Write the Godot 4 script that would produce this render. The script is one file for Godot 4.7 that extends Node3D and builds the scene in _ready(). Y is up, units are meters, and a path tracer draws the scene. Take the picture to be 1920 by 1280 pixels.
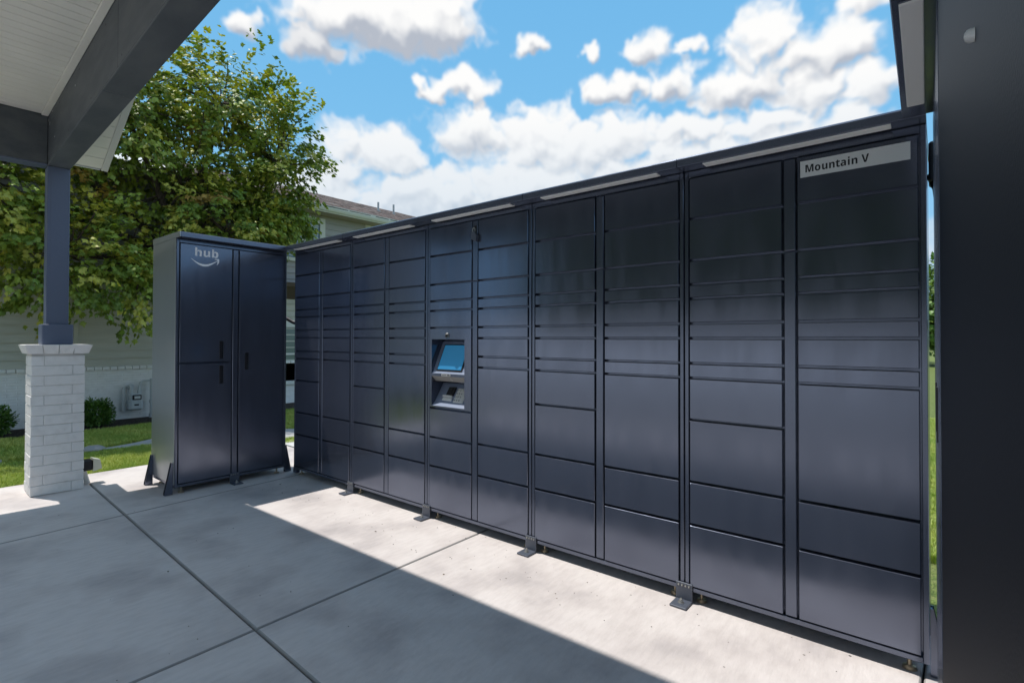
extends Node3D
# A bank of navy parcel lockers under the edge of a gabled pavilion. Positions are given in module widths (one locker unit = 0.95 m) and turned to metres by v().

const W := 0.95
const SUN := Vector3(0.33, -1.0, -0.135)
var rng := RandomNumberGenerator.new()
var M := {}
var tex_cache := {}


class MB:
	# collects triangles; every face is oriented by the normal it is asked to have
	var p := PackedVector3Array()
	var n := PackedVector3Array()
	var c := PackedColorArray()
	var col := Color(1, 1, 1)
	var colored := false

	func tri(a: Vector3, b: Vector3, d: Vector3, towards: Vector3) -> void:
		var f := (b - a).cross(d - a)
		if f.length_squared() < 1e-16:
			return
		f = f.normalized()
		if f.dot(towards) < 0.0:
			f = -f
			p.append_array([a, b, d])
		else:
			p.append_array([a, d, b])
		n.append_array([f, f, f])
		if colored:
			c.append_array([col, col, col])

	func quad(a: Vector3, b: Vector3, d: Vector3, e: Vector3, towards: Vector3) -> void:
		tri(a, b, d, towards)
		tri(a, d, e, towards)

	func smooth(a: Vector3, b: Vector3, d: Vector3, na: Vector3, nb: Vector3, nd: Vector3) -> void:
		if (b - a).cross(d - a).dot(na + nb + nd) < 0.0:
			p.append_array([a, b, d])
			n.append_array([na, nb, nd])
		else:
			p.append_array([a, d, b])
			n.append_array([na, nd, nb])
		if colored:
			c.append_array([col, col, col])

	func box(lo: Vector3, hi: Vector3, bev := 0.0, t := Transform3D()) -> void:
		var ctr := (lo + hi) * 0.5
		var h := (hi - lo) * 0.5
		bev = minf(bev, minf(h.x, minf(h.y, h.z)) * 0.9)
		var q := []
		for i in 8:
			var s := Vector3(-1.0 if i & 1 == 0 else 1.0, -1.0 if i & 2 == 0 else 1.0, -1.0 if i & 4 == 0 else 1.0)
			var three := []
			for ax in 3:
				var e := h - Vector3(bev, bev, bev)
				e[ax] = h[ax]
				three.append(t * (ctr + s * e))
			q.append(three)
		var bits := [1, 2, 4]
		for ax in 3:
			var b1: int = bits[(ax + 1) % 3]
			var b2: int = bits[(ax + 2) % 3]
			for side in 2:
				var base: int = bits[ax] * side
				var out := Vector3.ZERO
				out[ax] = 1.0 if side else -1.0
				quad(q[base][ax], q[base | b1][ax], q[base | b1 | b2][ax], q[base | b2][ax], t.basis * out)
		if bev <= 0.0:
			return
		for ax in 3:   # twelve chamfered edges, along the axis ax
			var a1 := (ax + 1) % 3
			var a2 := (ax + 2) % 3
			for k in 4:
				var base: int = (bits[a1] if k & 1 else 0) | (bits[a2] if k & 2 else 0)
				var far: int = base | bits[ax]
				var out := Vector3.ZERO
				out[a1] = 1.0 if k & 1 else -1.0
				out[a2] = 1.0 if k & 2 else -1.0
				quad(q[base][a1], q[far][a1], q[far][a2], q[base][a2], t.basis * out)
		for i in 8:
			tri(q[i][0], q[i][1], q[i][2], t.basis * Vector3(-1.0 if i & 1 == 0 else 1.0, -1.0 if i & 2 == 0 else 1.0, -1.0 if i & 4 == 0 else 1.0))

	func tube(path: Array, radii: Array, sides := 10, caps := true) -> void:
		var rings := []
		var norms := []
		var side := Vector3.ZERO
		for i in path.size():
			var d: Vector3 = (path[mini(i + 1, path.size() - 1)] - path[maxi(i - 1, 0)]).normalized()
			if side == Vector3.ZERO:
				side = d.cross(Vector3.UP if absf(d.y) < 0.9 else Vector3.RIGHT).normalized()
			side = (side - d * side.dot(d)).normalized()
			var up := d.cross(side)
			var ring := []
			var nn := []
			for k in sides:
				var a := TAU * k / sides
				var r := side * cos(a) + up * sin(a)
				ring.append(path[i] + r * radii[i])
				nn.append(r)
			rings.append(ring)
			norms.append(nn)
		for i in path.size() - 1:
			for k in sides:
				var j := (k + 1) % sides
				smooth(rings[i][k], rings[i][j], rings[i + 1][j], norms[i][k], norms[i][j], norms[i + 1][j])
				smooth(rings[i][k], rings[i + 1][j], rings[i + 1][k], norms[i][k], norms[i + 1][j], norms[i + 1][k])
		if caps:
			for e in [0, path.size() - 1]:
				var d: Vector3 = path[1] - path[0] if e == 0 else path[e - 1] - path[e]
				for k in sides:
					tri(path[e], rings[e][k], rings[e][(k + 1) % sides], -d)

	func prism(poly: PackedVector2Array, o: Vector3, ux: Vector3, uy: Vector3, d: Vector3) -> void:
		# the outline in the plane (ux, uy) at o, pushed along d
		var idx := Geometry2D.triangulate_polygon(poly)
		var q := []
		var mid := Vector2.ZERO
		for a in poly:
			q.append(o + ux * a.x + uy * a.y)
		for i in range(0, idx.size(), 3):
			tri(q[idx[i]], q[idx[i + 1]], q[idx[i + 2]], -d)
			tri(q[idx[i]] + d, q[idx[i + 1]] + d, q[idx[i + 2]] + d, d)
		var area := 0.0
		for i in poly.size():
			area += poly[i].cross(poly[(i + 1) % poly.size()])
		for i in poly.size():
			var j := (i + 1) % poly.size()
			var e := poly[j] - poly[i]
			var out := Vector2(e.y, -e.x) * signf(area)
			quad(q[i], q[j], q[j] + d, q[i] + d, ux * out.x + uy * out.y)

	func panel(x0: float, x1: float, y0: float, y1: float, z: float, thick: float, bev: float, holes: Array) -> void:
		# a sheet-metal front with chamfered rim and rectangular pockets [x0, x1, y0, y1, depth]
		var xs := [x0 + bev, x1 - bev]
		var ys := [y0 + bev, y1 - bev]
		for h in holes:
			xs.append_array([h[0], h[1]])
			ys.append_array([h[2], h[3]])
		xs.sort()
		ys.sort()
		for i in xs.size() - 1:
			for j in ys.size() - 1:
				if xs[i + 1] - xs[i] < 1e-5 or ys[j + 1] - ys[j] < 1e-5:
					continue
				var mx: float = (xs[i] + xs[i + 1]) / 2
				var my: float = (ys[j] + ys[j + 1]) / 2
				var inside := false
				for h in holes:
					inside = inside or (mx > h[0] and mx < h[1] and my > h[2] and my < h[3])
				if not inside:
					quad(Vector3(xs[i], ys[j], z), Vector3(xs[i + 1], ys[j], z), Vector3(xs[i + 1], ys[j + 1], z), Vector3(xs[i], ys[j + 1], z), Vector3.BACK)
		for h in holes:
			var a := Vector3(h[0], h[2], z)
			var b := Vector3(h[1], h[2], z)
			var d := Vector3(h[1], h[3], z)
			var e := Vector3(h[0], h[3], z)
			var k := Vector3(0, 0, -h[4])
			quad(a, b, b + k, a + k, Vector3.UP)
			quad(e, d, d + k, e + k, Vector3.DOWN)
			quad(a, e, e + k, a + k, Vector3.RIGHT)
			quad(b, d, d + k, b + k, Vector3.LEFT)
			quad(a + k, b + k, d + k, e + k, Vector3.BACK)
		var f := [Vector3(x0 + bev, y0 + bev, z), Vector3(x1 - bev, y0 + bev, z), Vector3(x1 - bev, y1 - bev, z), Vector3(x0 + bev, y1 - bev, z)]
		var deep := minf(bev * 1.5, thick)
		var r := [Vector3(x0, y0, z - deep), Vector3(x1, y0, z - deep), Vector3(x1, y1, z - deep), Vector3(x0, y1, z - deep)]
		var outs := [Vector3.DOWN, Vector3.RIGHT, Vector3.UP, Vector3.LEFT]
		for i in 4:
			var j := (i + 1) % 4
			quad(f[i], f[j], r[j], r[i], outs[i] + Vector3.BACK)
			quad(r[i], r[j], r[j] - Vector3(0, 0, thick - deep), r[i] - Vector3(0, 0, thick - deep), outs[i])

	func mesh() -> ArrayMesh:
		var a := []
		a.resize(Mesh.ARRAY_MAX)
		a[Mesh.ARRAY_VERTEX] = p
		a[Mesh.ARRAY_NORMAL] = n
		if colored:
			a[Mesh.ARRAY_COLOR] = c
		var m := ArrayMesh.new()
		m.add_surface_from_arrays(Mesh.PRIMITIVE_TRIANGLES, a)
		return m


func v(x: float, y: float, z: float) -> Vector3:
	return Vector3(x, y, z) * W


func obj(called: String, mb, material: Material, parent: Node = self, at := Vector3.ZERO) -> MeshInstance3D:
	var o := MeshInstance3D.new()
	o.name = called
	o.mesh = mb.mesh() if mb is MB else mb
	o.material_override = material
	o.position = at
	parent.add_child(o, true)
	return o


func thing(called: String, label: String, category: String, at := Vector3.ZERO, turn := 0.0, group := "") -> Node3D:
	var o := Node3D.new()
	o.name = called
	o.position = at
	o.rotation.y = turn
	add_child(o, true)
	tag(o, label, category, group)
	return o


func tag(o: Node, label: String, category: String, group := "") -> void:
	o.set_meta("label", label)
	o.set_meta("category", category)
	if group:
		o.set_meta("group", group)


func setting(o: Node, label: String, category: String, kind := "structure") -> Node:
	o.set_meta("kind", kind)
	tag(o, label, category)
	return o


# ---------------------------------------------------------------- materials

func noise_tex(key: String, size: int, freq: float, octaves: int, ramp: Array, kind := FastNoiseLite.TYPE_SIMPLEX_SMOOTH, normal := 0.0) -> NoiseTexture2D:
	if tex_cache.has(key):
		return tex_cache[key]
	var f := FastNoiseLite.new()
	f.noise_type = kind
	f.seed = key.hash() % 1000
	f.frequency = freq
	f.fractal_octaves = octaves
	var t := NoiseTexture2D.new()
	t.width = size
	t.height = size
	t.seamless = true
	t.noise = f
	if normal > 0.0:
		t.as_normal_map = true
		t.bump_strength = normal
	if ramp.size():
		var g := Gradient.new()
		var offs := PackedFloat32Array()
		var cols := PackedColorArray()
		for r in ramp:
			offs.append(r[0])
			cols.append(r[1])
		g.offsets = offs
		g.colors = cols
		t.color_ramp = g
	tex_cache[key] = t
	return t


func lin(r: float, g: float, b: float) -> Color:
	return Color(r, g, b).linear_to_srgb()


func mat(key: String, color: Color, rough: float, metal := 0.0) -> StandardMaterial3D:
	var m := StandardMaterial3D.new()
	m.resource_name = key
	m.albedo_color = color
	m.roughness = rough
	m.metallic = metal
	M[key] = m
	return m


func tri_map(m: StandardMaterial3D, scale: Vector3, world := true) -> void:
	m.uv1_triplanar = true
	m.uv1_world_triplanar = world
	m.uv1_scale = scale
	m.uv1_triplanar_sharpness = 4.0


func make_materials() -> void:
	# powder-coated navy steel: fine orange peel, faint smears in the gloss
	for k in [["navy", 0.142, 0.162, 0.218, 0.21], ["navy_door", 0.156, 0.177, 0.238, 0.175], ["navy_door_b", 0.149, 0.169, 0.228, 0.19], ["navy_door_c", 0.162, 0.183, 0.245, 0.165]]:
		var m := mat(k[0], lin(k[1], k[2], k[3]), 1.0)
		m.roughness_texture = noise_tex("smear_" + k[0], 512, 0.006, 5, [[0.2, Color(k[4] - 0.015, k[4] - 0.015, k[4] - 0.015)], [0.8, Color(k[4] + 0.035, k[4] + 0.035, k[4] + 0.035)]])
		m.metallic_specular = 0.5
		m.metallic = 0.76   # metal flake under the lacquer
		m.roughness_texture_channel = BaseMaterial3D.TEXTURE_CHANNEL_RED
		m.normal_enabled = true   # very slight waviness of the pressed sheet
		m.normal_texture = noise_tex("wave", 256, 0.010, 2, [], FastNoiseLite.TYPE_SIMPLEX_SMOOTH, 2.0)
		m.normal_scale = 0.012
		tri_map(m, Vector3(2.6, 0.5, 2.6))
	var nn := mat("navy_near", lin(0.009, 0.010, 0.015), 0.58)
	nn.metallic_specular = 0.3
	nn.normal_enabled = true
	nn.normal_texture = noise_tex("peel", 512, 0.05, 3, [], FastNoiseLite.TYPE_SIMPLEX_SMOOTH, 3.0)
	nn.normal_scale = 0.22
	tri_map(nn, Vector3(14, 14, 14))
	mat("handle_dark", lin(0.012, 0.013, 0.018), 0.45)
	mat("dark", lin(0.006, 0.007, 0.010), 0.6)
	mat("kiosk", lin(0.26, 0.31, 0.43), 0.42)
	mat("galvanised", lin(0.40, 0.42, 0.44), 0.30, 0.7)
	M.galvanised.normal_enabled = true
	M.galvanised.normal_texture = noise_tex("peel", 512, 0.05, 3, [], FastNoiseLite.TYPE_SIMPLEX_SMOOTH, 3.0)
	M.galvanised.normal_scale = 0.02
	tri_map(M.galvanised, Vector3(1.6, 1.6, 1.6))
	mat("bracket", lin(0.10, 0.115, 0.15), 0.4, 0.2)
	mat("zinc", lin(0.55, 0.55, 0.53), 0.35, 0.9)
	mat("brass", lin(0.35, 0.30, 0.22), 0.4, 0.8)
	mat("diffuser", lin(0.95, 0.955, 0.93), 0.55)
	mat("screen", lin(0.035, 0.20, 0.40), 0.12)
	M.screen.emission_enabled = true
	M.screen.emission = lin(0.03, 0.17, 0.33)
	M.screen.emission_energy_multiplier = 0.35
	mat("black_plastic", lin(0.02, 0.02, 0.022), 0.45)
	mat("key_metal", lin(0.80, 0.80, 0.79), 0.45)
	mat("print_white", lin(0.88, 0.88, 0.90), 0.6)
	mat("plate", lin(0.78, 0.80, 0.80), 0.45, 0.1)
	mat("ink", lin(0.012, 0.014, 0.02), 0.6)
	mat("sticker", lin(0.7, 0.7, 0.68), 0.5)
	mat("chin", lin(0.30, 0.29, 0.27), 0.5)
	mat("hose", lin(0.03, 0.03, 0.035), 0.5)
	# concrete
	var c := mat("concrete", Color.WHITE, 0.85)
	c.albedo_texture = noise_tex("brushed", 1024, 0.012, 6, [[0.15, lin(0.61, 0.562, 0.543)], [0.5, lin(0.645, 0.597, 0.577)], [0.85, lin(0.67, 0.62, 0.60)]])
	c.detail_enabled = true
	c.detail_blend_mode = BaseMaterial3D.BLEND_MODE_MUL
	c.detail_uv_layer = BaseMaterial3D.DETAIL_UV_2
	c.detail_albedo = noise_tex("blotch", 2048, 0.0035, 7, [[0.0, Color(0.84, 0.835, 0.84)], [0.22, Color(0.90, 0.895, 0.90)], [0.40, Color(0.955, 0.95, 0.95)], [0.62, Color.WHITE], [1.0, Color.WHITE]])
	c.heightmap_enabled = true
	c.heightmap_texture = noise_tex("grain", 1024, 0.03, 5, [])
	c.heightmap_scale = 0.10
	tri_map(c, Vector3(2.2, 0.5, 0.6))
	c.uv2_triplanar = true
	c.uv2_world_triplanar = true
	c.uv2_scale = Vector3(0.23, 0.23, 0.23)
	c.uv2_triplanar_sharpness = 4.0
	var ce := mat("concrete_edge", lin(0.33, 0.315, 0.305), 0.95)
	ce.heightmap_enabled = true
	ce.heightmap_texture = noise_tex("grain", 1024, 0.03, 5, [])
	ce.heightmap_scale = 0.3
	tri_map(ce, Vector3(1, 1, 1))
	var b := mat("painted_brick", Color.WHITE, 0.7)
	b.albedo_texture = noise_tex("paint", 512, 0.012, 5, [[0.1, lin(0.74, 0.725, 0.705)], [0.4, lin(0.80, 0.785, 0.765)], [0.9, lin(0.84, 0.825, 0.81)]])
	b.heightmap_enabled = true
	b.heightmap_texture = noise_tex("grain", 1024, 0.03, 5, [])
	b.heightmap_scale = 0.14
	tri_map(b, Vector3(1.5, 1.5, 1.5))
	mat("mortar", lin(0.60, 0.59, 0.57), 0.85)
	var w := mat("beam_paint", Color.WHITE, 0.55)
	w.albedo_texture = noise_tex("beam", 512, 0.008, 4, [[0.2, lin(0.070, 0.082, 0.095)], [0.8, lin(0.10, 0.112, 0.122)]])
	w.heightmap_enabled = true
	w.heightmap_texture = noise_tex("grain", 1024, 0.03, 5, [])
	w.heightmap_scale = 0.06
	tri_map(w, Vector3(0.5, 2.0, 1.0))
	var post := mat("post_paint", lin(0.10, 0.125, 0.19), 0.5)
	post.heightmap_enabled = true
	post.heightmap_texture = noise_tex("grain", 1024, 0.03, 5, [])
	post.heightmap_scale = 0.05
	tri_map(post, Vector3(1, 1, 1))
	var sv := mat("soffit_vinyl", Color.WHITE, 0.5)
	sv.albedo_texture = noise_tex("vinyl", 256, 0.01, 3, [[0.2, lin(0.82, 0.805, 0.74)], [0.8, lin(0.87, 0.855, 0.79)]])
	tri_map(sv, Vector3(0.6, 0.6, 0.6))
	mat("white_trim", lin(0.68, 0.68, 0.65), 0.5)
	# house
	var s := mat("siding", Color.WHITE, 0.7)
	s.albedo_texture = noise_tex("sidingtone", 512, 0.01, 4, [[0.2, lin(0.50, 0.49, 0.425)], [0.8, lin(0.56, 0.545, 0.475)]])
	tri_map(s, Vector3(0.5, 2.0, 0.3))
	mat("tan_soffit", lin(0.38, 0.33, 0.27), 0.8)
	mat("upper_siding", lin(0.42, 0.405, 0.42), 0.75)
	mat("glass", lin(0.05, 0.09, 0.14), 0.06)
	M.glass.metallic_specular = 0.8
	mat("blind", lin(0.42, 0.50, 0.58), 0.6)
	var sh := mat("shingle", Color.WHITE, 0.95)
	sh.vertex_color_use_as_albedo = true
	mat("grey_pipe", lin(0.5, 0.5, 0.5), 0.5)
	mat("meter_grey", lin(0.55, 0.57, 0.58), 0.5)
	# plants and ground
	var bk := mat("bark", Color.WHITE, 0.9)
	bk.albedo_texture = noise_tex("bark", 512, 0.02, 5, [[0.2, lin(0.04, 0.028, 0.02)], [0.8, lin(0.13, 0.095, 0.07)]])
	bk.heightmap_enabled = true
	bk.heightmap_texture = noise_tex("bark_relief", 512, 0.03, 4, [])
	bk.heightmap_scale = 1.5
	tri_map(bk, Vector3(4, 1.0, 4))
	for k in ["leaf", "shrub_leaf", "blade"]:
		var lf := mat(k, Color.WHITE, 0.48)
		lf.vertex_color_use_as_albedo = true
		lf.backlight_enabled = true
		lf.backlight = lin(0.36, 0.42, 0.045) if k != "blade" else lin(0.12, 0.16, 0.02)
		lf.cull_mode = BaseMaterial3D.CULL_DISABLED
	var g := mat("lawn", Color.WHITE, 0.95)
	g.albedo_texture = noise_tex("lawntone", 1024, 0.02, 6, [[0.2, lin(0.13, 0.19, 0.035)], [0.5, lin(0.19, 0.245, 0.055)], [0.8, lin(0.26, 0.29, 0.085)]])
	g.heightmap_enabled = true
	g.heightmap_texture = noise_tex("lawn_relief", 1024, 0.12, 3, [])
	g.heightmap_scale = 3.0
	tri_map(g, Vector3(0.5, 0.5, 0.5))
	var mu := mat("mulch", Color.WHITE, 1.0)
	mu.albedo_texture = noise_tex("mulchtone", 512, 0.05, 4, [[0.25, lin(0.018, 0.012, 0.009)], [0.6, lin(0.055, 0.038, 0.028)], [0.9, lin(0.11, 0.085, 0.065)]])
	mu.heightmap_enabled = true
	mu.heightmap_texture = noise_tex("mulch_relief", 512, 0.06, 3, [])
	mu.heightmap_scale = 4.0
	tri_map(mu, Vector3(1, 1, 1))
	mat("joint_dirt", lin(0.06, 0.058, 0.055), 1.0)
	mat("stone", lin(0.33, 0.32, 0.31), 0.9)


# ---------------------------------------------------------------- sky

const CLOUDS := [[-53.0, 27.8, 10.7, 6.9], [-52.4, 29.5, 7.2, 3.4], [-48.4, 28.7, 5.9, 6.5], [-60.6, 26.3, 3.1, 3.4], [-48.1, 24.5, 2.3, 1.8], [-44.9, 24.7, 3.2, 2.9], [-66.9, 27.2, 2.0, 2.6], [-57.7, 18.0, 2.9, 4.2], [-53.1, 16.9, 4.4, 5.3], [-57.9, 12.8, 3.7, 6.7], [-44.0, 18.9, 4.7, 6.3], [-36.7, 17.4, 6.1, 7.4], [-50.0, 13.6, 4.8, 5.1], [-31.2, 17.2, 5.7, 5.7], [-39.6, 13.5, 6.1, 5.4], [-27.2, 18.6, 5.0, 5.0], [-34.9, 14.1, 5.0, 3.3], [-28.3, 24.2, 3.4, 2.8], [-22.0, 23.4, 3.5, 3.8], [-17.0, 22.3, 3.0, 3.9], [-13.7, 25.1, 4.3, 5.4], [-8.4, 24.0, 5.6, 3.7], [-13.4, 21.9, 3.1, 5.3], [-9.5, 20.8, 3.5, 4.3], [-5.0, 20.3, 2.6, 4.2], [-20.8, 20.1, 5.8, 2.7], [-13.1, 19.5, 5.4, 2.1], [-5.5, 17.8, 3.0, 3.5], [-30.4, 28.1, 1.0, 1.6], [-24.4, 27.2, 2.7, 2.5], [-20.2, 27.3, 1.2, 1.2], [-37.3, 28.5, 2.0, 1.6], [-22.8, 18.3, 2.7, 2.5], [-6.0, 27.2, 2.5, 3.1], [-55.0, 8.5, 9.0, 8.5], [-46.0, 10.5, 9.0, 8.0], [-37.0, 11.5, 9.0, 7.5], [-28.0, 13.0, 8.5, 7.0], [-19.0, 15.5, 7.5, 5.5], [-11.0, 16.0, 8.0, 5.0], [-62.0, 8.0, 6.0, 9.0]]
const SKY_H := 1024
var sky_rows := []
var cloud_list := []
var n_big: FastNoiseLite
var n_mid: FastNoiseLite
var n_fine: FastNoiseLite


func cloud_density(az: float, el: float, near: Array) -> Vector3:
	# (density with wispy edges, density without them, how low in its cloud: 0 top, 1 base)
	var az0 := az
	var el0 := el
	az += 2.0 * n_mid.get_noise_2d(az0 * 0.7, el0 * 0.7 + 40.0)
	el += 1.3 * n_mid.get_noise_2d(az0 * 0.8 + 90.0, el0 * 0.8)
	var d := -1.0
	var low := 0.0
	var total := 0.0
	for c in near:
		var dx: float = az - c[0]
		if dx > 180.0:
			dx -= 360.0
		elif dx < -180.0:
			dx += 360.0
		dx /= c[2]
		var up: float = el - (c[1] + c[3] * 0.38)
		var dy: float = up / (c[3] * 0.62 if up > 0.0 else c[3] * 0.40)
		var r := dx * dx + dy * dy
		if r < 3.0:
			d = maxf(d, 1.0 - r)
			var w: float = (3.0 - r) * (3.0 - r) * (3.0 - r) * c[2]
			low += w * clampf(0.5 - 0.5 * dy, 0.0, 1.0)
			total += w
	if d < -0.9:
		return Vector3(-1, -1, 0)
	var x := az * cos(deg_to_rad(el))
	var warp := 1.2 * n_mid.get_noise_2d(x * 0.7 + 71.0, el * 0.7)
	var big := 0.50 - 1.15 * absf(n_big.get_noise_2d(x + warp, el * 1.2 + warp))
	var mid := 0.22 - 0.75 * absf(n_mid.get_noise_2d(x + warp * 0.5, el * 1.25))
	var body := d * 0.95 + big * 0.85
	return Vector3(body + mid * 0.55 + 0.16 * n_fine.get_noise_2d(x, el * 1.1), body + mid * 0.22, low / maxf(total, 1e-6))


func sky_row(row: int) -> void:
	var width := SKY_H * 2
	var out := PackedFloat32Array()
	out.resize(width * 3)
	var el := 90.0 - (row + 0.5) / SKY_H * 180.0
	var e := maxf(el, 0.0)
	var t := pow(1.0 - e / 90.0, 3.2)
	var blue := Color(0.090, 0.305, 0.60).lerp(Color(0.20, 0.49, 0.74), pow(t, 0.55)).lerp(Color(0.42, 0.55, 0.68), pow(t, 4.0))
	var near := []
	for c in cloud_list:
		if el > c[1] - c[3] * 1.2 and el < c[1] + c[3] * 2.4 + 2.0:
			near.append(c)
	for i in width:
		var az := (i + 0.5) / width * 360.0
		if az > 180.0:
			az -= 360.0
		var k := blue
		if el > 0.0:
			var cosel := maxf(cos(deg_to_rad(el)), 0.2)
			var mine := []
			for c in near:
				var dx := absf(az - c[0])
				dx = minf(dx, 360.0 - dx)
				if dx < c[2] * 2.2:
					mine.append(c)
			if mine.size():
				var d := cloud_density(az, el, mine)
				if d.x > -0.04:
					var a := smoothstep(-0.04, 0.85, d.x)
					var haze0 := clampf(1.25 - el / 19.0, 0.0, 0.8)
					var above := cloud_density(az - 0.35, el + 0.9, mine)
					var relief := clampf((above.y - d.y) * 0.85, -0.25, 0.5)
					var shade := clampf(smoothstep(0.30, 0.85, d.z) * 1.0 * smoothstep(0.10, 0.65, d.y) + relief * 1.05 + 0.12 * haze0 + 0.10 * n_big.get_noise_2d(az * 2.0, el * 3.0), 0.0, 1.0)
					var haze := clampf(1.25 - el / 19.0, 0.0, 0.8)
					var lit := Color(0.815, 0.805, 0.79).lerp(Color(0.545, 0.595, 0.65), haze)
					var dark := Color(0.385, 0.41, 0.465).lerp(Color(0.37, 0.45, 0.54), haze)
					k = k.lerp(lit.lerp(dark, shade), a * (0.97 - 0.22 * haze))
		out[i * 3] = k.r
		out[i * 3 + 1] = k.g
		out[i * 3 + 2] = k.b
	sky_rows[row] = out


func make_sky() -> Sky:
	n_big = FastNoiseLite.new()
	n_big.seed = 11
	n_big.frequency = 0.11
	n_big.fractal_octaves = 3
	n_mid = FastNoiseLite.new()
	n_mid.seed = 5
	n_mid.frequency = 0.30
	n_mid.fractal_octaves = 4
	n_fine = FastNoiseLite.new()
	n_fine.seed = 8
	n_fine.frequency = 0.9
	n_fine.fractal_octaves = 4
	cloud_list = CLOUDS.duplicate()
	var r := RandomNumberGenerator.new()
	r.seed = 42
	var made := 0
	while made < 460:   # the same kind of broken cumulus all round the rest of the sky
		var az := r.randf_range(-180, 180)
		var el := 8.0 + 62.0 * pow(r.randf(), 1.5)
		made += 1
		if az > -92.0 and az < 14.0 and el < 37.0 and el > 3.0:
			continue
		var sz := r.randf_range(0.5, 1.0)
		cloud_list.append([az, el, sz * r.randf_range(3.0, 7.5) / cos(deg_to_rad(el)), sz * r.randf_range(3.0, 6.5)])
	for k in 14:   # the low hazy bank above the horizon goes on round the frame
		cloud_list.append([-88.0 + k * 8.2, r.randf_range(4.0, 8.5), r.randf_range(4.0, 6.5), r.randf_range(3.0, 5.0)])
	sky_rows.resize(SKY_H)
	var task := WorkerThreadPool.add_group_task(sky_row, SKY_H / 2, -1, true)
	WorkerThreadPool.wait_for_group_task_completion(task)
	var all := PackedFloat32Array()
	var ground := PackedFloat32Array()
	ground.resize(SKY_H * 2 * 3)
	for i in SKY_H * 2:
		ground[i * 3] = 0.16
		ground[i * 3 + 1] = 0.18
		ground[i * 3 + 2] = 0.14
	for y in SKY_H:
		all.append_array(sky_rows[y] if y < SKY_H / 2 else ground)
	# Godot's panorama begins at -z and turns towards +x
	var img := Image.create_from_data(SKY_H * 2, SKY_H, false, Image.FORMAT_RGBF, all.to_byte_array())
	var pm := PanoramaSkyMaterial.new()
	pm.panorama = ImageTexture.create_from_image(img)
	pm.energy_multiplier = 1.0
	var s := Sky.new()
	s.sky_material = pm
	return s


# ---------------------------------------------------------------- locker units

const ROWS := [2.195, 1.985, 1.769, 1.644, 1.571, 1.442, 1.365, 1.236, 1.160]
const GAP := 0.0125
const XA := [0.0302, 0.4655]
const XB := [0.5317, 0.9698]


func seams(kind: String) -> Array:
	var r := ROWS.duplicate()
	match kind:
		"small":
			r.append_array([0.944, 0.625, 0.405, 0.088])
		"large":
			r.append_array([0.625, 0.405, 0.088])
		"console":
			r = ROWS.slice(0, 6) + [0.838, 0.618, 0.400, 0.088]
	return r


func door_mesh(w: float, h: float, holes := []) -> MB:
	var m := MB.new()
	m.panel(-w / 2 * W, w / 2 * W, -h / 2 * W, h / 2 * W, 0.0045 * W, 0.03 * W, 0.0022 * W, holes)
	return m


func add_door(unit: Node3D, x: Array, y1: float, y0: float, m: Material, holes := []) -> MeshInstance3D:
	var top := y1 - (GAP / 2 if y1 < 2.19 else 0.0)
	var low := y0 + (GAP / 2 if y0 > 0.09 else 0.0)
	var hs := []
	for h in holes:   # pockets are given in the unit's own module widths
		var cx: float = (x[0] + x[1]) / 2
		var cy := (top + low) / 2
		hs.append([(h[0] - cx) * W, (h[1] - cx) * W, (h[2] - cy) * W, (h[3] - cy) * W, h[4] * W])
	var d := obj("door", door_mesh(x[1] - x[0], top - low, hs), [m, M.navy_door_b, M.navy_door_c][rng.randi() % 3], unit, v((x[0] + x[1]) / 2, (top + low) / 2, 0))
	for h in hs:
		if h[1] - h[0] < 0.05:   # the pull slot's rolled rim
			var rim := MB.new()
			var z := 0.0045 * W
			var e := 0.0035 * W
			rim.box(Vector3(h[0] - e, h[2] - e, z - 0.001), Vector3(h[0], h[3] + e, z + 0.0028), 0.001)
			rim.box(Vector3(h[1], h[2] - e, z - 0.001), Vector3(h[1] + e, h[3] + e, z + 0.0028), 0.001)
			rim.box(Vector3(h[0], h[2] - e, z - 0.001), Vector3(h[1], h[2], z + 0.0028), 0.001)
			rim.box(Vector3(h[0], h[3], z - 0.001), Vector3(h[1], h[3] + e, z + 0.0028), 0.001)
			rim.box(Vector3(h[0], h[2], z - h[4] + 0.0005), Vector3(h[1], h[3], z - h[4] + 0.002))
			obj("handle", rim, M.handle_dark, d)
	d.rotation = Vector3(rng.randf_range(-0.0022, 0.0022), rng.randf_range(-0.0022, 0.0022), 0)   # doors never hang dead true
	return d


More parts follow.
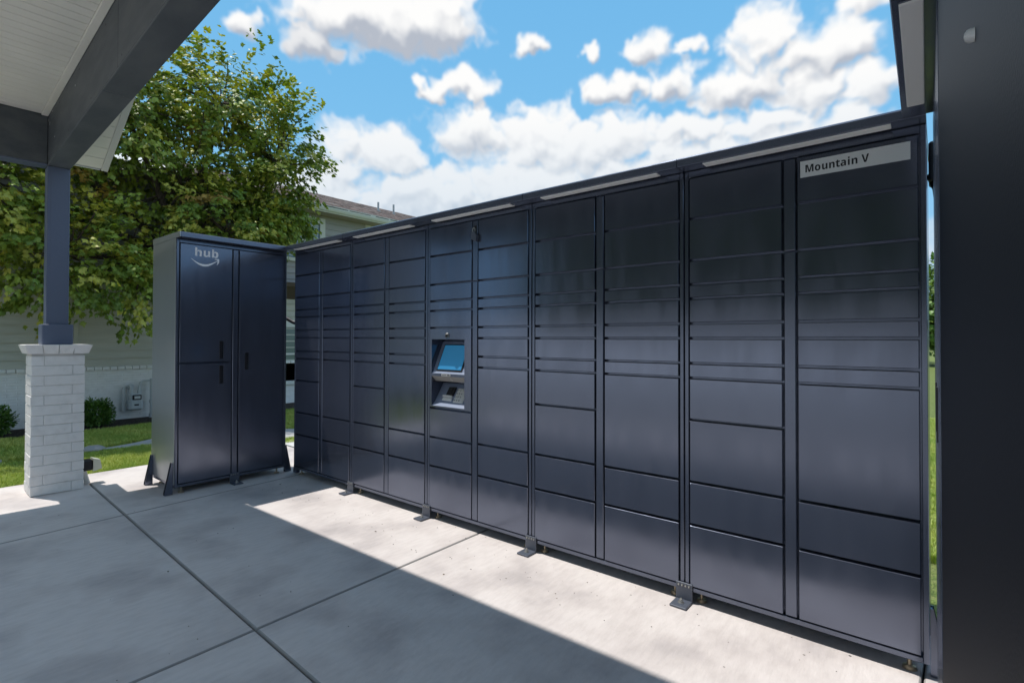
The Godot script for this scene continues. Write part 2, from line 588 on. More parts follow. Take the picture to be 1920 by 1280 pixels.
func frame_parts(unit: Node3D, side: Material, pocket := []) -> void:
	var m := MB.new()
	m.panel(0.004 * W, 0.996 * W, 0.06 * W, 2.232 * W, -0.03 * W, 0.555 * W, 0.0, pocket)
	m.quad(v(0.004, 0.06, -0.585), v(0.996, 0.06, -0.585), v(0.996, 2.232, -0.585), v(0.004, 2.232, -0.585), Vector3.FORWARD)
	m.box(v(0.003, 0.058, -0.029), v(0.0235, 2.234, 0.0), 0.002)
	m.box(v(0.9765, 0.058, -0.029), v(0.997, 2.234, 0.0), 0.002)
	m.box(v(0.0238, 0.058, -0.029), v(0.9762, 0.0815, 0.0), 0.002)
	m.box(v(0.0238, 2.2015, -0.029), v(0.9762, 2.234, 0.0), 0.002)
	obj("frame", m, M.navy, unit)
	for y in [[0.088, 1.766], [1.7715, 2.195]]:
		var d := MB.new()
		d.box(v(0.4745, y[0], -0.028), v(0.5228, y[1], 0.003), 0.003)
		obj("divider_panel", d, M.navy, unit)
	if side:
		var sp := MB.new()
		sp.box(v(-0.0035, 0.085, -0.583), v(0.002, 2.236, -0.004), 0.002)
		obj("side_panel", sp, side, unit)
	for x in [0.07, 0.93]:
		for z in [-0.05, -0.53]:
			var f := MB.new()
			f.tube([v(x, 0.012, z), v(x, 0.0605, z)], [0.008 * W, 0.008 * W], 8)
			f.tube([v(x, 0.0, z), v(x, 0.006, z), v(x, 0.012, z), v(x, 0.0135, z)], [0.026 * W, 0.026 * W, 0.022 * W, 0.01 * W], 16)
			obj("levelling_foot", f, M.brass, unit)


func canopy(unit: Node3D, with_light: bool, cap: Material) -> void:
	var m := MB.new()
	var prof := PackedVector2Array([Vector2(-0.59, 2.236), Vector2(0.097, 2.236), Vector2(0.1, 2.239)])
	for k in 7:
		var a := PI / 2 * k / 6.0
		prof.append(Vector2(0.087 + 0.013 * cos(a), 2.270 + 0.013 * sin(a)))
	prof.append_array([Vector2(-0.59, 2.290)])
	var pts := PackedVector2Array()
	for q in prof:
		pts.append(q * W)
	m.prism(pts, v(0.0022, 0, 0), Vector3.BACK, Vector3.UP, v(0.9956, 0, 0))
	var c := obj("canopy", m, M.navy, unit)
	if with_light:
		var l := MB.new()
		l.box(v(0.125, 2.231, 0.030), v(0.885, 2.2385, 0.082), 0.002)
		obj("light_diffuser", l, M.diffuser, c)
	if cap:
		var e := MB.new()
		e.prism(pts, v(-0.0045, 0, 0), Vector3.BACK, Vector3.UP, v(0.0045, 0, 0))
		obj("canopy_end_cap", e, cap, c)


func bracket(unit: Node3D, x: float) -> void:
	var m := MB.new()
	m.box(v(x - 0.043, 0.012, 0.0032), v(x + 0.043, 0.098, 0.0105), 0.002)
	m.box(v(x - 0.043, 0.0015, 0.0032), v(x + 0.043, 0.0118, 0.098), 0.002)
	var b := obj("anchor_bracket", m, M.bracket, unit)
	for k in 4:
		var r := MB.new()
		var at := v(x - 0.027 + k * 0.018, 0.083, 0.0105)
		r.tube([at, at + v(0, 0, 0.002), at + v(0, 0, 0.0045)], [0.0072 * W, 0.0062 * W, 0.003 * W], 10)
		obj("rivet", r, M.zinc, b)
	var bolt := MB.new()
	var q := v(x, 0.0118, 0.052)
	bolt.tube([q, q + v(0, 0.003, 0)], [0.016 * W, 0.016 * W], 18)
	bolt.tube([q + v(0, 0.003, 0), q + v(0, 0.014, 0)], [0.0105 * W, 0.0105 * W], 6)
	bolt.tube([q + v(0, 0.014, 0), q + v(0, 0.023, 0)], [0.0058 * W, 0.0055 * W], 10)
	obj("bolt", bolt, M.zinc, b)


func brace(unit: Node3D, x: float, dir: float, z: float) -> void:
	# folded triangular outrigger, its foot outside the unit
	var m := MB.new()
	var tri := PackedVector2Array([Vector2(0.001, 0.0), Vector2(0.062 * W, 0.0), Vector2(0.062 * W, 0.018 * W), Vector2(0.012 * W, 0.272 * W), Vector2(0.001, 0.272 * W)])
	for k in [-0.019, 0.016]:
		m.prism(tri, v(x, 0.0015, z + k), Vector3(dir, 0, 0), Vector3.UP, v(0, 0, 0.003))
	m.box(v(x + dir * 0.031 - 0.031, 0.0015, z - 0.016), v(x + dir * 0.031 + 0.031, 0.006, z + 0.016))
	m.box(v(x + dir * 0.005 - 0.003, 0.02, z - 0.016), v(x + dir * 0.005 + 0.003, 0.27, z + 0.016))
	obj("outrigger_brace", m, M.navy, unit)


func locker_unit(k: int, left: String, right: String, label: String) -> Node3D:
	var u := thing("parcel_locker", label, "parcel locker", v(k, 0, 0), 0.0, "navy parcel locker units standing side by side")
	frame_parts(u, M.navy if k == 0 else null, [[0.046 * W, 0.404 * W, 0.851 * W, 1.362 * W, 0.17 * W]] if k == 2 else [])
	for side in 2:
		var r := seams(right if side else left)
		for i in r.size() - 1:
			if absf(r[i] - 1.442) < 0.001 and r[i + 1] < 0.9:
				continue
			add_door(u, XB if side else XA, r[i], r[i + 1], M.navy_door)
	canopy(u, true, M.navy if k == 0 else null)
	if k < 4:
		bracket(u, 1.0)
	else:
		brace(u, 0.9975, 1.0, -0.05)
	if k == 0:
		brace(u, -0.004, -1.0, -0.05)
	return u


func label_text(txt: String, px: float, height: float, bold := 700, depth := 0.0008) -> TextMesh:
	var f := SystemFont.new()
	f.font_names = PackedStringArray(["Droid Sans"])
	f.font_weight = bold
	var t := TextMesh.new()
	t.font = f
	t.text = txt
	t.font_size = 64
	t.pixel_size = height / px
	t.depth = depth
	t.horizontal_alignment = HORIZONTAL_ALIGNMENT_LEFT
	t.vertical_alignment = VERTICAL_ALIGNMENT_BOTTOM
	return t


func fit_text(o: MeshInstance3D, lo: Vector3, size: Vector2) -> void:
	# scale the lettering so that its ink fills the given rectangle
	var b := (o.mesh as Mesh).get_aabb()
	o.scale = Vector3(size.x / b.size.x, size.y / b.size.y, 1)
	o.position = lo - Vector3(b.position.x * o.scale.x, b.position.y * o.scale.y, b.position.z)


func console(u: Node3D) -> void:
	var up := [0.052, 0.398, 1.101, 1.356, 0.15]
	var low := [0.052, 0.398, 0.857, 1.081, 0.15]
	var d := add_door(u, XA, 1.442, 0.838, M.navy_door, [up, low])
	d.name = "console_panel"
	d.rotation = Vector3.ZERO
	var off := -d.position
	# sloping shelf of the upper pocket with the screen lying on it
	var s := MB.new()
	s.prism(PackedVector2Array([Vector2(0.002, 1.1015) * W, Vector2(-0.012, 1.116) * W, Vector2(-0.112, 1.335) * W, Vector2(-0.149, 1.355) * W, Vector2(-0.149, 1.1015) * W]), off + v(0.0525, 0, 0), Vector3.BACK, Vector3.UP, v(0.345, 0, 0))
	obj("screen_shelf", s, M.kiosk, d)
	var ax := Vector3(0, 0.219, -0.100).normalized()
	var nn := Vector3(0, 0.100, 0.219).normalized()
	var t := Transform3D(Basis(Vector3.RIGHT, ax, nn), off + v(0.222, 1.116, -0.012))
	var bz := MB.new()
	bz.box(v(-0.135, 0.004, 0.0), v(0.135, 0.222, 0.006), 0.002, t)
	obj("screen_bezel", bz, M.black_plastic, d)
	var sc := MB.new()
	sc.box(v(-0.124, 0.014, 0.0055), v(0.124, 0.212, 0.008), 0.0008, t)
	obj("screen", sc, M.screen, d)
	# lower pocket: chin, sloping shelf, card reader and keypad
	var ch := MB.new()
	ch.prism(PackedVector2Array([Vector2(0.003, 1.0805) * W, Vector2(0.001, 1.0785) * W, Vector2(-0.04, 1.040) * W, Vector2(-0.06, 1.0805) * W]), off + v(0.0525, 0, 0), Vector3.BACK, Vector3.UP, v(0.345, 0, 0))
	obj("slanted_chin", ch, M.chin, d)
	var tn := Vector3(0, -0.041, 0.0385).normalized()   # faces forward and down
	var logo := Transform3D(Basis(Vector3.RIGHT, Vector3(0, 0.0385, 0.041).normalized(), tn), off + v(0.235, 1.060, -0.0185))
	var cw := MB.new()
	for k in 3:   # contactless waves
		var a := []
		var rad := []
		for i in 7:
			var an := -0.7 + 1.4 * i / 6.0
			a.append(logo * v(-0.012 + cos(an) * (0.010 + k * 0.008), sin(an) * (0.010 + k * 0.008), 0.001))
			rad.append(0.0011 * W)
		cw.tube(a, rad, 5)
	obj("contactless_mark", cw, M.sticker, d)
	var sh := MB.new()
	sh.prism(PackedVector2Array([Vector2(0.002, 0.8575) * W, Vector2(-0.030, 0.884) * W, Vector2(-0.118, 1.020) * W, Vector2(-0.149, 1.02) * W, Vector2(-0.149, 0.8575) * W]), off + v(0.0525, 0, 0), Vector3.BACK, Vector3.UP, v(0.345, 0, 0))
	obj("keypad_shelf", sh, M.kiosk, d)
	var ax2 := Vector3(0, 0.136, -0.088).normalized()
	var n2 := Vector3(0, 0.088, 0.136).normalized()
	var t2 := Transform3D(Basis(Vector3.RIGHT, ax2, n2), off + v(0.225, 0.884, -0.030))
	var rd := MB.new()
	rd.box(v(-0.075, 0.055, 0), v(0.0, 0.125, 0.014), 0.003, t2)
	rd.box(v(-0.055, 0.07, 0.0138), v(-0.02, 0.11, 0.019), 0.003, t2)
	obj("card_reader", rd, M.black_plastic, d)
	var sl := MB.new()
	sl.box(v(-0.098, 0.012, 0), v(0.0, 0.036, 0.010), 0.002, t2)
	sl.box(v(-0.098, 0.040, 0), v(0.0, 0.052, 0.022), 0.002, t2)
	obj("card_slot", sl, M.key_metal, d)
	var kp := MB.new()
	kp.box(v(0.022, 0.004, 0), v(0.122, 0.122, 0.008), 0.002, t2)
	obj("keypad", kp, M.key_metal, d)
	for r in 4:
		for c in 4:
			var ky := MB.new()
			ky.box(v(0.029 + c * 0.0232, 0.010 + r * 0.0275, 0.0078), v(0.045 + c * 0.0232, 0.030 + r * 0.0275, 0.0125), 0.0015, t2)
			var txt: String = ["*0#.", "789.", "456.", "123."][r][c]
			var key := obj("key", ky, M.key_metal, d)
			if txt != ".":
				ky.col = Color.BLACK
				var tm := MeshInstance3D.new()
				tm.mesh = label_text(txt, 64.0, 0.010, 700, 0.0003)
				tm.material_override = M.ink
				tm.name = "key_legend"
				d.add_child(tm, true)
				var b := tm.mesh.get_aabb()
				var f: float = 0.011 * W / maxf(b.size.y, 0.001)
				var base := t2 * v(0.037 + c * 0.0232, 0.020 + r * 0.0275, 0.0129)
				tm.transform = Transform3D(t2.basis.scaled(Vector3(f, f, f)), base - t2.basis * (b.get_center() * f))
			key.set_meta("role", "key")
	var st := MB.new()
	st.box(off + v(0.160, 1.0835, 0.0047), off + v(0.254, 1.0995, 0.0058), 0.0)
	obj("instruction_sticker", st, M.sticker, d)
	var bars := MB.new()   # its print is too small to read: a dark bar and a short block
	bars.box(off + v(0.166, 1.0895, 0.0058), off + v(0.214, 1.0935, 0.0062), 0.0)
	bars.box(off + v(0.222, 1.0875, 0.0058), off + v(0.248, 1.0955, 0.0062), 0.0)
	obj("sticker_print", bars, M.ink, d)
	var e := MB.new()
	var c0 := off + v(0.222, 1.384, 0.0045)
	e.tube([c0, c0 + v(0, 0, 0.005), c0 + v(0, 0, 0.009)], [0.021 * W, 0.020 * W, 0.013 * W], 20)
	obj("camera_ring", e, M.zinc, d)
	var ln := MB.new()
	ln.tube([c0 + v(0, 0, 0.008), c0 + v(0, 0, 0.013), c0 + v(0, 0, 0.016)], [0.012 * W, 0.010 * W, 0.003 * W], 16)
	obj("camera_lens", ln, M.black_plastic, d)


func hasp_lock(u: Node3D) -> void:
	var m := MB.new()
	m.box(v(0.487, 2.095, 0.003), v(0.512, 2.158, 0.006), 0.001)
	var plate := obj("hasp_plate", m, M.black_plastic, u)
	var s := MB.new()
	var a := []
	var r := []
	for k in 9:
		var an := PI * k / 8.0
		a.append(v(0.500 + 0.011 * cos(an), 2.128 + 0.014 * sin(an), 0.018))
		r.append(0.0032 * W)
	s.tube([v(0.511, 2.105, 0.018)] + a + [v(0.489, 2.105, 0.018)], [0.0032 * W] + r + [0.0032 * W], 8)
	obj("shackle", s, M.zinc, plate)
	var b := MB.new()
	b.prism(PackedVector2Array([Vector2(-0.022, -0.026) * W, Vector2(0.024, -0.046) * W, Vector2(0.031, -0.008) * W, Vector2(0.012, 0.022) * W, Vector2(-0.018, 0.024) * W]), v(0.506, 2.088, 0.006), Vector3.RIGHT, Vector3.UP, v(0, 0, 0.026))
	obj("padlock_body", b, M.bracket, plate)


func sign_plate(u: Node3D) -> void:
	var m := MB.new()
	m.box(v(0.5445, 2.0995, 0.0047), v(0.946, 2.1735, 0.0062), 0.0)
	var p := obj("name_plate", m, M.plate, u)
	var t := MeshInstance3D.new()
	t.name = "lettering"
	t.mesh = label_text("Mountain V", 64.0, 0.05)
	t.material_override = M.ink
	p.add_child(t)
	fit_text(t, v(0.5655, 2.1195, 0.0062), Vector2(0.240, 0.037) * W)


func cabinet(called: String, label: String, at: Vector3, turn: float, lower_split: bool, light: bool, side: Material, group := "") -> Node3D:
	var u := thing(called, label, "parcel cabinet", at, turn, group)
	frame_parts(u, side)
	var hw := 0.014
	if lower_split:
		add_door(u, XA, 2.195, 1.139, M.navy_door, [[0.375 - hw, 0.375 + hw, 1.173, 1.331, 0.018]])
		add_door(u, XA, 1.139, 0.088, M.navy_door, [[0.375 - hw, 0.375 + hw, 0.946, 1.104, 0.018]])
	else:
		add_door(u, XA, 2.195, 0.088, M.navy_door, [[0.375 - hw, 0.375 + hw, 1.066, 1.220, 0.018]])
	add_door(u, XB, 2.195, 0.088, M.navy_door, [[0.605 - hw, 0.605 + hw, 1.066, 1.220, 0.018]])
	canopy(u, light, side)
	return u


func hub_mark(u: Node3D) -> void:
	var d: Node3D = u.get_node("door")
	var off := -d.position
	d.rotation = Vector3.ZERO
	var t := MeshInstance3D.new()
	t.name = "hub_lettering"
	t.mesh = label_text("hub", 64.0, 0.1)
	t.material_override = M.print_white
	d.add_child(t)
	fit_text(t, off + v(0.147, 2.096, 0.0047), Vector2(0.193, 0.078) * W)
	# the curved arrow under the word
	var top := []
	var bottom := []
	for i in 21:
		var s := i / 20.0
		var x := 0.116 + 0.225 * s
		var sag := -0.052 * sin(PI * pow(s, 0.93)) + 0.004 * s
		var th := 0.0015 + 0.0175 * pow(sin(PI * clampf(s * 0.96 + 0.02, 0, 1)), 1.0)
		top.append(Vector2(x, 2.072 + sag + th * 0.35) * W)
		bottom.append(Vector2(x, 2.072 + sag - th * 0.65) * W)
	bottom.reverse()
	var m := MB.new()
	m.prism(PackedVector2Array(top + bottom), off + v(0, 0, 0.0046), Vector3.RIGHT, Vector3.UP, v(0, 0, 0.0008))
	var head := PackedVector2Array()
	for q in [[0.306, 2.083], [0.320, 2.089], [0.345, 2.089], [0.3495, 2.082], [0.345, 2.055], [0.334, 2.035], [0.327, 2.034], [0.334, 2.052], [0.337, 2.074], [0.330, 2.0785]]:
		head.append(Vector2(q[0], q[1]) * W)
	m.prism(head, off + v(0, 0, 0.0046), Vector3.RIGHT, Vector3.UP, v(0, 0, 0.00085))
	obj("smile_arrow", m, M.print_white, d)


func conduit(called: String, label: String, path: Array, r: float) -> void:
	var fine := []
	var rad := []
	var cv := Curve3D.new()
	for i in path.size():
		var a: Vector3 = path[maxi(i - 1, 0)]
		var b: Vector3 = path[mini(i + 1, path.size() - 1)]
		cv.add_point(path[i], (a - b) / 6.0, (b - a) / 6.0)
	var n := int(cv.get_baked_length() / 0.006)
	for i in n + 1:
		fine.append(cv.sample_baked(cv.get_baked_length() * i / n))
		rad.append(r * (1.0 if i % 2 == 0 else 0.80))
	var m := MB.new()
	m.tube(fine, rad, 10)
	tag(obj(called, m, M.hose), label, "conduit")


# ---------------------------------------------------------------- pavilion

const PV_AT := Vector3(-1.15, 0.0, 1.645)   # middle of the corner pillar, in module widths
const PV_TURN := -0.038                      # the pavilion and its slab stand a little askew to the lockers
const EAVE_X := -0.385
const EAVE_Y := 3.06
const PITCH := 0.44
const RIDGE_X := 3.85


func brick_pillar(parent: Node3D, at: Vector3) -> void:
	var h := 0.181
	var core := MB.new()
	core.box(at + v(-h + 0.0065, 0.0, -h + 0.0065), at + v(h - 0.0065, 1.222, h - 0.0065))
	var p := obj("pillar_base", core, M.mortar, parent)
	var course := 0.0858
	var variants := []
	for i in 14:
		var y0 := 0.004 + i * course
		for face in 4:
			# pinwheel bond: every face shows one stretcher and the end of its neighbour, turned about from course to course
			var a := -h if i % 2 == 0 else -h + 0.0865
			var b := h - 0.0865 if i % 2 == 0 else h
			var m := MB.new()
			var proud := rng.randf_range(-0.0025, 0.0025)
			m.box(v(a + 0.002, 0.0, h - 0.0845), v(b - 0.002, course - 0.0045, h + proud), 0.0035, Transform3D(Basis(Vector3.UP, face * PI / 2)) * Transform3D(Basis(Vector3.BACK, rng.randf_range(-0.006, 0.006)), Vector3(0, rng.randf_range(-0.001, 0.001), 0)))
			obj("brick", m, M.painted_brick, p, at + v(0, y0, 0))
	for face in 4:   # the flared row of bricks on end under the post
		for k in 4:
			var m := MB.new()
			var a := -0.197 + k * 0.0985 + rng.randf_range(-0.002, 0.002)
			var b := a + 0.0935
			var spread := 1.13
			var lo := [v(a, 1.222, 0.10), v(b, 1.222, 0.10), v(b, 1.222, 0.204), v(a, 1.222, 0.204)]
			var hi := [v(a * spread, 1.298, 0.10), v(b * spread, 1.298, 0.10), v(b * spread, 1.298, 0.228), v(a * spread, 1.298, 0.228)]
			var c := v((a + b) / 2, 1.26, 0.15)
			var fs := [[lo[0], lo[1], lo[2], lo[3]], [hi[0], hi[1], hi[2], hi[3]], [lo[0], lo[1], hi[1], hi[0]], [lo[2], lo[3], hi[3], hi[2]], [lo[1], lo[2], hi[2], hi[1]], [lo[0], lo[3], hi[3], hi[0]]]
			var rt := Basis(Vector3.UP, face * PI / 2)
			for f in fs:
				var q: Vector3 = (f[0] + f[1] + f[2] + f[3]) / 4.0
				m.quad(rt * f[0], rt * f[1], rt * f[2], rt * f[3], rt * (q - c))
			obj("brick", m, M.painted_brick, p, at)
	var cap := MB.new()
	cap.box(at + v(-0.218, 1.292, -0.218), at + v(0.218, 1.301, 0.218), 0.004)
	obj("mortar_cap", cap, M.painted_brick, p)


func pavilion() -> void:
	var pv := thing("pavilion", "open gabled pavilion with grey beams, white boarded ceiling and a white brick pillar", "pavilion", PV_AT * W, PV_TURN)
	brick_pillar(pv, Vector3.ZERO)
	var m := MB.new()
	m.box(v(-0.077, 1.48, -0.077), v(0.077, 2.888, 0.077), 0.004)
	m.box(v(0.0772, 1.48, -0.055), v(0.0792, 2.888, 0.055), 0.002)
	var post := obj("post", m, M.post_paint, pv)
	var bs := MB.new()
	bs.box(v(-0.107, 1.3015, -0.107), v(0.107, 1.482, 0.107), 0.006)
	obj("post_base_trim", bs, M.post_paint, post)
	# beams wrapped in boards: one along the lockers, one away from them; each made of lengths with open butt joints
	var bx := obj("beam", box_of(v(-0.06, 2.905, -0.06), v(7.6, 3.36, 0.062)), M.beam_paint, pv)
	for seg in [[-0.0768, 2.19], [2.194, 5.0], [5.004, 7.7]]:
		obj("bottom_board", box_of(v(seg[0], 2.890, -0.0785), v(seg[1], 2.903, 0.0785), 0.003), M.beam_paint, bx)
	for seg in [[0.0785, 2.562], [2.566, 5.4], [5.404, 7.7]]:
		obj("inner_face_board", box_of(v(seg[0], 2.9045, 0.064), v(seg[1], 3.33, 0.078), 0.003), M.beam_paint, bx)
	for k in 16:   # nail heads and chipped paint on the inner face
		var nx := 0.25 + k * 0.4
		obj("nail_head", box_of(v(nx, 2.94 + 0.33 * (k % 2), 0.0775), v(nx + 0.009, 2.949 + 0.33 * (k % 2), 0.0788), 0.0005), M.dark, bx)
	for q in [[0.10, 3.27, 0.016, 0.024], [0.16, 3.22, 0.012, 0.034], [0.30, 3.30, 0.01, 0.014], [0.42, 3.05, 0.02, 0.01], [1.3, 3.2, 0.012, 0.012]]:
		obj("paint_chip", box_of(v(q[0], q[1], 0.0775), v(q[0] + q[2], q[1] + q[3], 0.0786), 0.0005), M.white_trim, bx)
	obj("outer_face_board", box_of(v(-0.078, 2.9045, -0.078), v(7.7, 3.34, -0.0615), 0.003), M.beam_paint, bx)
	var bz := obj("beam", box_of(v(-0.06, 2.905, 0.0625), v(0.062, 3.36, 1.80)), M.beam_paint, pv)
	obj("bottom_board", box_of(v(-0.077, 2.890, 0.0795), v(0.0772, 2.9035, 1.80), 0.003), M.post_paint, bz)
	obj("inner_face_board", box_of(v(0.0635, 2.9045, 0.0795), v(0.0775, 3.33, 1.80), 0.003), M.beam_paint, bz)
	obj("outer_face_board", box_of(v(-0.0775, 2.9045, -0.06), v(-0.0625, 3.33, 1.80), 0.003), M.beam_paint, bz)
	# flat boarded ceiling between the beams
	var cl := obj("ceiling", box_of(v(0.079, 3.346, 0.08), v(7.6, 3.36, 1.80)), M.groove, pv)
	obj("edge_trim", box_of(v(0.079, 3.322, 0.079), v(7.6, 3.3445, 0.125), 0.003), M.soffit_vinyl, cl)
	var x := 0.082
	var n := 0
	while x < 7.5:
		obj("ceiling_board", box_of(v(x, 3.332, 0.126), v(x + 0.0905, 3.3455, 1.80), 0.003), M.soffit_vinyl, cl)
		x += 0.0985
		n += 1
	var by := obj("beam", box_of(v(0.0625, 2.905, 1.805), v(7.6, 3.36, 1.92)), M.beam_paint, pv)
	obj("bottom_board", box_of(v(0.0625, 2.890, 1.8005), v(7.7, 2.903, 1.935), 0.003), M.beam_paint, by)
	for q in [Vector3(0, 0, 1.86), Vector3(7.6, 0, 1.86), Vector3(7.6, 0, 0)]:
		obj("rear_pillar", box_of(v(q.x - 0.18, 0, q.z - 0.18), v(q.x + 0.18, 1.3, q.z + 0.18), 0.01), M.painted_brick, pv)
		obj("rear_post", box_of(v(q.x - 0.077, 1.301, q.z - 0.077), v(q.x + 0.077, 2.8885, q.z + 0.077), 0.004), M.post_paint, pv)
	# roof: two slopes, boarded soffit under the overhang, white rake trim
	var dz0 := -0.425
	var rf := MB.new()
	var prof := []
	var rise := PITCH * (RIDGE_X - EAVE_X)
	for q in [[EAVE_X, EAVE_Y + 0.155], [RIDGE_X, EAVE_Y + rise + 0.155], [2 * RIDGE_X - EAVE_X, EAVE_Y + 0.155], [2 * RIDGE_X - EAVE_X, EAVE_Y + 0.22], [RIDGE_X, EAVE_Y + rise + 0.23], [EAVE_X, EAVE_Y + 0.22]]:
		prof.append(Vector2(q[0], q[1]) * W)
	rf.prism(PackedVector2Array(prof), v(0, 0, dz0 + 0.004), Vector3.RIGHT, Vector3.UP, v(0, 0, 2.62))
	for k in [0, 1, 2]:   # the boxed overhang hangs lower
		prof[k].y -= 0.135 * W
		prof[5 - k].y = prof[k].y + 0.130 * W
	rf.prism(PackedVector2Array(prof), v(0, 0, dz0 + 0.004), Vector3.RIGHT, Vector3.UP, v(0, 0, 0.36))
	var roof := obj("roof", rf, M.roof_grey, pv)
	# rake soffit boards run away from the lockers, one above the other up the slope
	var s := 0.018
	while s < 4.2:
		var b := MB.new()
		var x0 := EAVE_X + s
		var x1 := x0 + 0.142
		b.prism(PackedVector2Array([Vector2(x0, EAVE_Y + PITCH * s - 0.002) * W, Vector2(x1, EAVE_Y + PITCH * (s + 0.142) - 0.002) * W, Vector2(x1, EAVE_Y + PITCH * (s + 0.142) + 0.012) * W, Vector2(x0, EAVE_Y + PITCH * s + 0.012) * W]), v(0, 0, dz0 + 0.045), Vector3.RIGHT, Vector3.UP, v(0, 0, 0.30))
		obj("soffit_board", b, M.soffit_vinyl, roof)
		s += 0.149
	for side in [1.0, -1.0]:
		var t := MB.new()
		var e := 0.0
		var r0 := Vector2(EAVE_X - 0.012, EAVE_Y - 0.008)
		var r1 := Vector2(RIDGE_X, EAVE_Y + PITCH * (RIDGE_X - EAVE_X) - 0.003)
		var q := [r0, r1, r1 + Vector2(0, 0.24), r0 + Vector2(0, 0.235)]
		var pl := PackedVector2Array()
		for a in q:
			pl.append(Vector2(a.x if side > 0 else 2 * RIDGE_X - a.x, a.y) * W)
		t.prism(pl, v(0, 0, dz0 - 0.012), Vector3.RIGHT, Vector3.UP, v(0, 0, 0.014))
		var u := MB.new()
		var w := PackedVector2Array()
		for a in [r0 + Vector2(0.01, 0.0), r1, r1 + Vector2(0, 0.012), r0 + Vector2(0.01, 0.012)]:
			w.append(Vector2(a.x if side > 0 else 2 * RIDGE_X - a.x, a.y) * W)
		u.prism(w, v(0, 0, dz0 + 0.0035), Vector3.RIGHT, Vector3.UP, v(0, 0, 0.040))
		obj("rake_board", t, M.white_trim, roof)
		obj("rake_soffit_trim", u, M.white_trim, roof)
	obj("eave_fascia", box_of(v(EAVE_X - 0.014, EAVE_Y - 0.006, dz0 + 0.05), v(EAVE_X + 0.003, EAVE_Y + 0.225, 2.20), 0.003), M.white_trim, roof)
	# gable wall over the beam
	var gw := PackedVector2Array()
	for q in [[-0.07, 3.35], [7.7, 3.35], [7.7, 3.36], [RIDGE_X, EAVE_Y + PITCH * (RIDGE_X - EAVE_X) - 0.01], [-0.07, 3.18]]:
		gw.append(Vector2(q[0], q[1]) * W)
	gw[4] = Vector2(-0.07, 3.36) * W
	var gm := MB.new()
	gm.prism(gw, v(0, 0, -0.06), Vector3.RIGHT, Vector3.UP, v(0, 0, 0.05))
	obj("gable_wall", gm, M.siding, pv)


func box_of(lo: Vector3, hi: Vector3, bev := 0.0) -> MB:
	var m := MB.new()
	m.box(lo, hi, bev)
	return m


func flood_light() -> void:
	var t := thing("flood_light", "small black ground floodlight on a pale conduit at the foot of the brick pillar", "flood light", v(-1.15, 0, 1.405))
	var m := MB.new()
	m.tube([v(0, 0.0, 0.0), v(0.0, 0.05, 0.012), v(0.0, 0.14, 0.03)], [0.022 * W, 0.020 * W, 0.018 * W], 12)
	obj("conduit_stub", m, M.white_trim, t)
	var b := MB.new()
	b.box(v(-0.05, 0.125, -0.03), v(0.05, 0.225, 0.045), 0.01)
	obj("housing", b, M.black_plastic, t)
	var l := MB.new()
	var a := [v(-0.055, 0.115, -0.031), v(0.055, 0.115, -0.031), v(0.055, 0.235, -0.031), v(-0.055, 0.235, -0.031)]
	var e := [v(-0.04, 0.13, -0.10), v(0.04, 0.13, -0.10), v(0.04, 0.215, -0.085), v(-0.04, 0.215, -0.085)]
	l.quad(e[0], e[1], e[2], e[3], Vector3.FORWARD)
	l.quad(a[0], a[1], a[2], a[3], Vector3.BACK)
	var outs := [Vector3.DOWN, Vector3.RIGHT, Vector3.UP, Vector3.LEFT]
	for i in 4:
		l.quad(a[i], a[(i + 1) % 4], e[(i + 1) % 4], e[i], outs[i])
	obj("lens", l, M.lens_white, t)


# ---------------------------------------------------------------- ground

func ground() -> void:
	var g := PlaneMesh.new()
	g.size = Vector2(420, 420)
	setting(obj("lawn", g, M.lawn, self, Vector3(-40, -0.045, -60)), "wide mown lawn reaching to the horizon", "lawn")
	# behind the camera, where the doors mirror it: an asphalt lane, then pale paving rising to the trees
	setting(obj("road", box_of(v(-24, -0.3, 5.3), v(34, -0.02, 12.5)), M.asphalt, self), "grey asphalt lane beyond the pavilion, behind the camera", "road")
	var lot := MB.new()
	lot.prism(PackedVector2Array([Vector2(12.52, -0.3) * W, Vector2(12.52, -0.015) * W, Vector2(20, 0.05) * W, Vector2(33, 2.2) * W, Vector2(33, -0.3) * W]), v(-24, 0, 0), Vector3.BACK, Vector3.UP, v(58, 0, 0))
	setting(obj("embankment", lot, M.pale_paving, self), "pale paved embankment rising behind the lane, behind the camera", "embankment")
	# concrete slab in cast panels with tooled joints
	var slab := Node3D.new()
	slab.name = "pavement"
	add_child(slab)
	setting(slab, "pale concrete pavement in large panels with tooled joints", "pavement")
	obj("joint_bed", box_of(v(-1.57, -0.12, -0.58), v(9.5, -0.03, 4.6)), M.joint_dirt, slab)
	var cols := []   # lines away from the lockers: x at z
	for q in [[-1.585, 0.0], [0.165, 0.07], [2.545, 0.012], [4.93, -0.03], [7.3, -0.04], [9.6, -0.04]]:
		cols.append(q)
	var rows := [[-0.60, 0.037], [1.445, 0.0395], [3.83, 0.04], [4.9, 0.04]]
	for i in cols.size() - 1:
		for j in rows.size() - 1:
			var q := []
			for c in [[i, j], [i + 1, j], [i + 1, j + 1], [i, j + 1]]:
				var z: float = rows[c[1]][0]
				var x: float = cols[c[0]][0]
				for it in 4:
					z = rows[c[1]][0] + rows[c[1]][1] * (x - 0.165)
					x = cols[c[0]][0] + cols[c[0]][1] * (z - 1.45)
				q.append(Vector2(x, z) * W)
			panel(slab, q)


